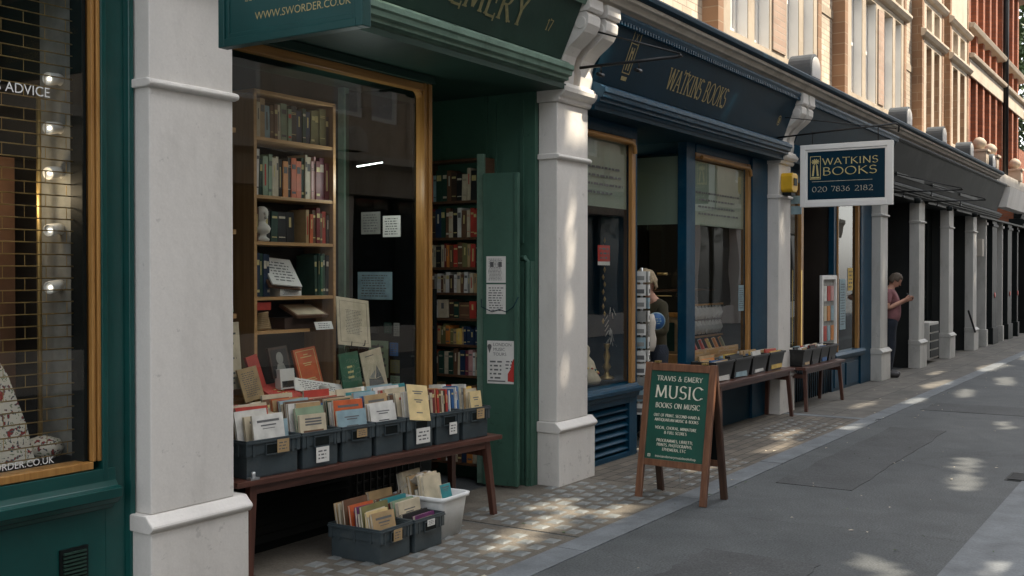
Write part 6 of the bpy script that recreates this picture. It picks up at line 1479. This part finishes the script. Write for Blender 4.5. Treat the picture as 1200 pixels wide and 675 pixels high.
while x < 47: box('stone_pier', 'bathpale', OT, x + 2.7, x + 3.3, -4.9, -4.78, 4.15, 8.0); x += 4.0
MB().prism([(-5.2, 7.9), (-4.75, 7.9), (-4.6, 8.1), (-4.6, 8.2), (-5.2, 8.25)], -12, 48).build('eaves', 'stone2', OT)
box('back_wall', 'dark', OT, -12, 48, -9, -8.8, 0, 8.0); box('roof', 'lead', OT, -12, 48, -9, -5.2, 7.9, 8.0)
# ------------------------------------------------------------------ sun, added shade trees and far trees
EL, AZ = R(51), R(33)      # elevation; azimuth off the normal of the shop row, turned down the court
S = Vector((math.cos(EL) * math.sin(AZ), -math.cos(EL) * math.cos(AZ), math.sin(EL)))
# gaps shaped into the added, unseen foliage so sun patches fall on the ground (x, y, rx, ry, angle) or the shop fronts (x, z, rx, rz, angle)
GP = [(10.35, 1.80, .42, .11, 8), (9.45, 1.66, .42, .13, 8), (6.5, 1.66, .22, .12, 30), (6.3, 1.45, .15, .08, 10), (6.75, 1.02, .2, .06, 0), (6.15, 3.75, .75, .13, 5), (7.0, 3.55, .45, .10, 12), (6.9, 4.05, .35, .07, -5),
      (9.0, 3.75, .45, .08, 5), (10.4, 3.55, .55, .10, 0), (11.3, 3.75, .5, .07, 0), (12.2, 3.3, .35, .07, 0), (14.3, 3.75, .5, .07, 0), (15.1, 3.3, .5, .10, 0), (16.5, 2.9, .7, .12, 5), (17.6, 3.5, .8, .14, 0), (18.8, 2.7, .8, .14, 8), (21.4, 3.3, 1.1, .18, 0), (24.6, 3.0, 1.3, .2, 0), (28, 3.2, 1.5, .25, 0), (31.5, 2.9, 1.6, .25, 0), (13.2, 1.9, .5, .06, 10), (8.4, .95, .2, .06, 0), (19.6, 3.9, .5, .09, 0)]
FP = [(7.70, 1.45, .09, .12, 0), (7.73, 2.10, .045, .42, -4), (7.8, 3.0, .22, .18, 0), (7.62, 1.0, .04, .16, 0), (7.9, 3.5, .2, .25, 0), (9.8, 3.45, .04, .30, 30), (10.9, 3.4, .05, .32, -25), (12.95, 2.3, .06, .25, 0), (26.0, 1.6, .08, .3, 15), (26.0, 2.5, .06, .2, 15), (17.9, 1.8, .05, .3, 0), (5.3, 3.30, .5, .06, 0), (6.7, 3.32, .5, .08, 0)]
def open_to_sun(c, grow=.07):
    g = c - S * (c.z / S.z)
    for x, y, rx, ry, a in GP:
        dx, dy = g.x - x, g.y - y; ca, sa = math.cos(R(a)), math.sin(R(a)); u, v = dx * ca + dy * sa, -dx * sa + dy * ca
        if (u / (rx + grow)) ** 2 + (v / (ry + grow)) ** 2 < 1: return True
    f = c - S * ((c.y - 4.33) / S.y)
    for x, z, rx, rz, a in FP:
        dx, dz = f.x - x, f.z - z; ca, sa = math.cos(R(a)), math.sin(R(a)); u, v = dx * ca + dz * sa, -dx * sa + dz * ca
        if (u / (rx + grow)) ** 2 + (v / (rz + grow)) ** 2 < 1: return True
    return False
trng = random.Random(3)
def leafquad(mb, c, s, n):
    n = n.normalized(); a = n.cross(Vector((trng.uniform(-1, 1), trng.uniform(-1, 1), trng.uniform(-1, 1)))).normalized(); b_ = n.cross(a)
    p = [c + a * s, c + b_ * s * .62 + a * s * .1, c - a * s, c - b_ * s * .62 + a * s * .05]
    o = len(mb.v); mb.v += [tuple(q) for q in p]; mb.f.append((o, o + 1, o + 2, o + 3)); mb.m.append(0); mb.sm.append(False)
TX = [5.5, 14, 22.5, 31, 39.5]
shade_crowns = [MB() for _ in TX]  # unseen foliage added to keep sun off the court and shop fronts
for i in range(105000):
    x = trng.uniform(-1, 38)
    w = trng.uniform(.2, 7.95)
    p = Vector((x, w, 0)) if w < 4.33 else Vector((x, 4.33, w - 4.33))
    yt = trng.uniform(-11.5, -6.0); t = (yt - p.y) / S.y; c = p + S * t
    if c.z < 4.6: continue
    if open_to_sun(c): continue
    k = min(range(len(TX)), key=lambda q: abs(TX[q] - c.x))
    leafquad(shade_crowns[k], c, trng.uniform(.10, .17), S + Vector((trng.uniform(-.6, .6), trng.uniform(-.6, .6), trng.uniform(-.5, .5))))
for k, tx in enumerate(TX):
    t = thing('tree', 'unseen leafy tree added for shade behind the opposite terrace, %s from the near end' % ORD[k], 'tree', (tx, -9.6, 0), 0, 'added shade trees across the court'); WORLD[t.name] = Vector((tx, -9.6, 0))
    MB().tube([(tx, -9.6, 0), (tx + .1, -9.5, 4), (tx - .1, -9.2, 8), (tx + .2, -8.8, 12), (tx + .2, -8.4, 16)], [.32, .26, .2, .12, .04], 10).tube([(tx + .05, -9.4, 5), (tx + 2, -8.5, 8.5), (tx + 3.2, -8, 11)], [.14, .08, .03], 8).tube([(tx, -9.4, 5.5), (tx - 2, -8.6, 9), (tx - 3.2, -8, 12.5)], [.14, .08, .03], 8).build('trunk', 'bark', t)
    shade_crowns[k].build('crown', 'leaf', t)
def tree(x, y, h, r, label, n=5000, group=None):
    t = thing('tree', label, 'tree', (x, y, 0), 0, group); WORLD[t.name] = Vector((x, y, 0))
    MB().tube([(x, y, 0), (x + .1, y, h * .4), (x, y, h * .85)], [.25, .18, .05], 10).build('trunk', 'bark', t)
    mb = MB(); cl = [(Vector((x + trng.gauss(0, r * .45), y + trng.gauss(0, r * .45), trng.uniform(h * .28, h))), trng.uniform(.5, 1.0) * r * .4) for _ in range(26)]
    for i in range(n):
        c, q = cl[i % len(cl)]; d = Vector((trng.gauss(0, 1), trng.gauss(0, 1), trng.gauss(0, .8))).normalized() * q * trng.uniform(.5, 1.05)
        leafquad(mb, c + d, trng.uniform(.09, .17), Vector((trng.gauss(0, 1), trng.gauss(0, 1), trng.gauss(0, 1) + .6)))
    mb.build('crown', 'leaf', t)
tree(45, 5.2, 13, 4.2, 'sunlit green tree closing the far end of the court', 9000)
tree(52, 1.5, 11, 4, 'farther green tree right of the one closing the court', 6000)

# ------------------------------------------------------------------ light, sky, camera
w = bpy.data.worlds.new('World'); scene.world = w; w.use_nodes = True
nt = w.node_tree; sky = nt.nodes.new('ShaderNodeTexSky'); sky.sky_type = 'NISHITA'; sky.sun_disc = False
sky.sun_elevation = EL; sky.sun_rotation = math.atan2(S.x, S.y); sky.air_density = 1.2; sky.dust_density = 2.0
bgn = nt.nodes['Background']; hs = nt.nodes.new('ShaderNodeHueSaturation'); hs.inputs['Saturation'].default_value = .22; nt.links.new(sky.outputs[0], hs.inputs['Color']); nt.links.new(hs.outputs[0], bgn.inputs[0]); bgn.inputs[1].default_value = .13
sl = bpy.data.lights.new('sun', 'SUN'); sl.energy = 2.8; sl.angle = R(.3); sl.color = (1, .88, .71)
so = bpy.data.objects.new('sun', sl); C.objects.link(so); so.rotation_euler = (-S).to_track_quat('-Z', 'Y').to_euler(); so.location = (10, -20, 25)
for nm, loc, e, sz in (('spot_light', (10.2, 6.0, 2.88), 9, .05), ('tube_glow', (5.95, 5.05, 2.36), 1.7, .06), ('window_spot', (3.15, 4.85, 2.1), .8, .05)):
    l = bpy.data.lights.new(nm, 'POINT'); l.energy = e; l.shadow_soft_size = sz; l.color = (1, .78, .5) if nm != 'tube_glow' else (.9, 1, .95)
    q = bpy.data.objects.new(nm, l); C.objects.link(q); q.location = loc
cam = bpy.data.cameras.new('camera'); co_ = bpy.data.objects.new('camera', cam); C.objects.link(co_)
F = 1275 / 1200; cam.sensor_width = 36; cam.lens = 36 * F; cam.clip_end = 500; cam.clip_start = .05
yaw = math.atan(815 / 1275); pitch = math.atan(16.5 / 1275)
co_.location = (0, 0, 1.7); co_.rotation_euler = (R(90) - pitch, 0, yaw - R(90))
cam.dof.use_dof = False
scene.camera = co_
scene.view_settings.view_transform = 'Standard'; scene.view_settings.look = 'None'; scene.view_settings.gamma = 1; scene.view_settings.exposure = 1.8
scene.render.engine = 'CYCLES'; scene.cycles.use_denoising = True; scene.cycles.max_bounces = 8; scene.cycles.transparent_max_bounces = 12
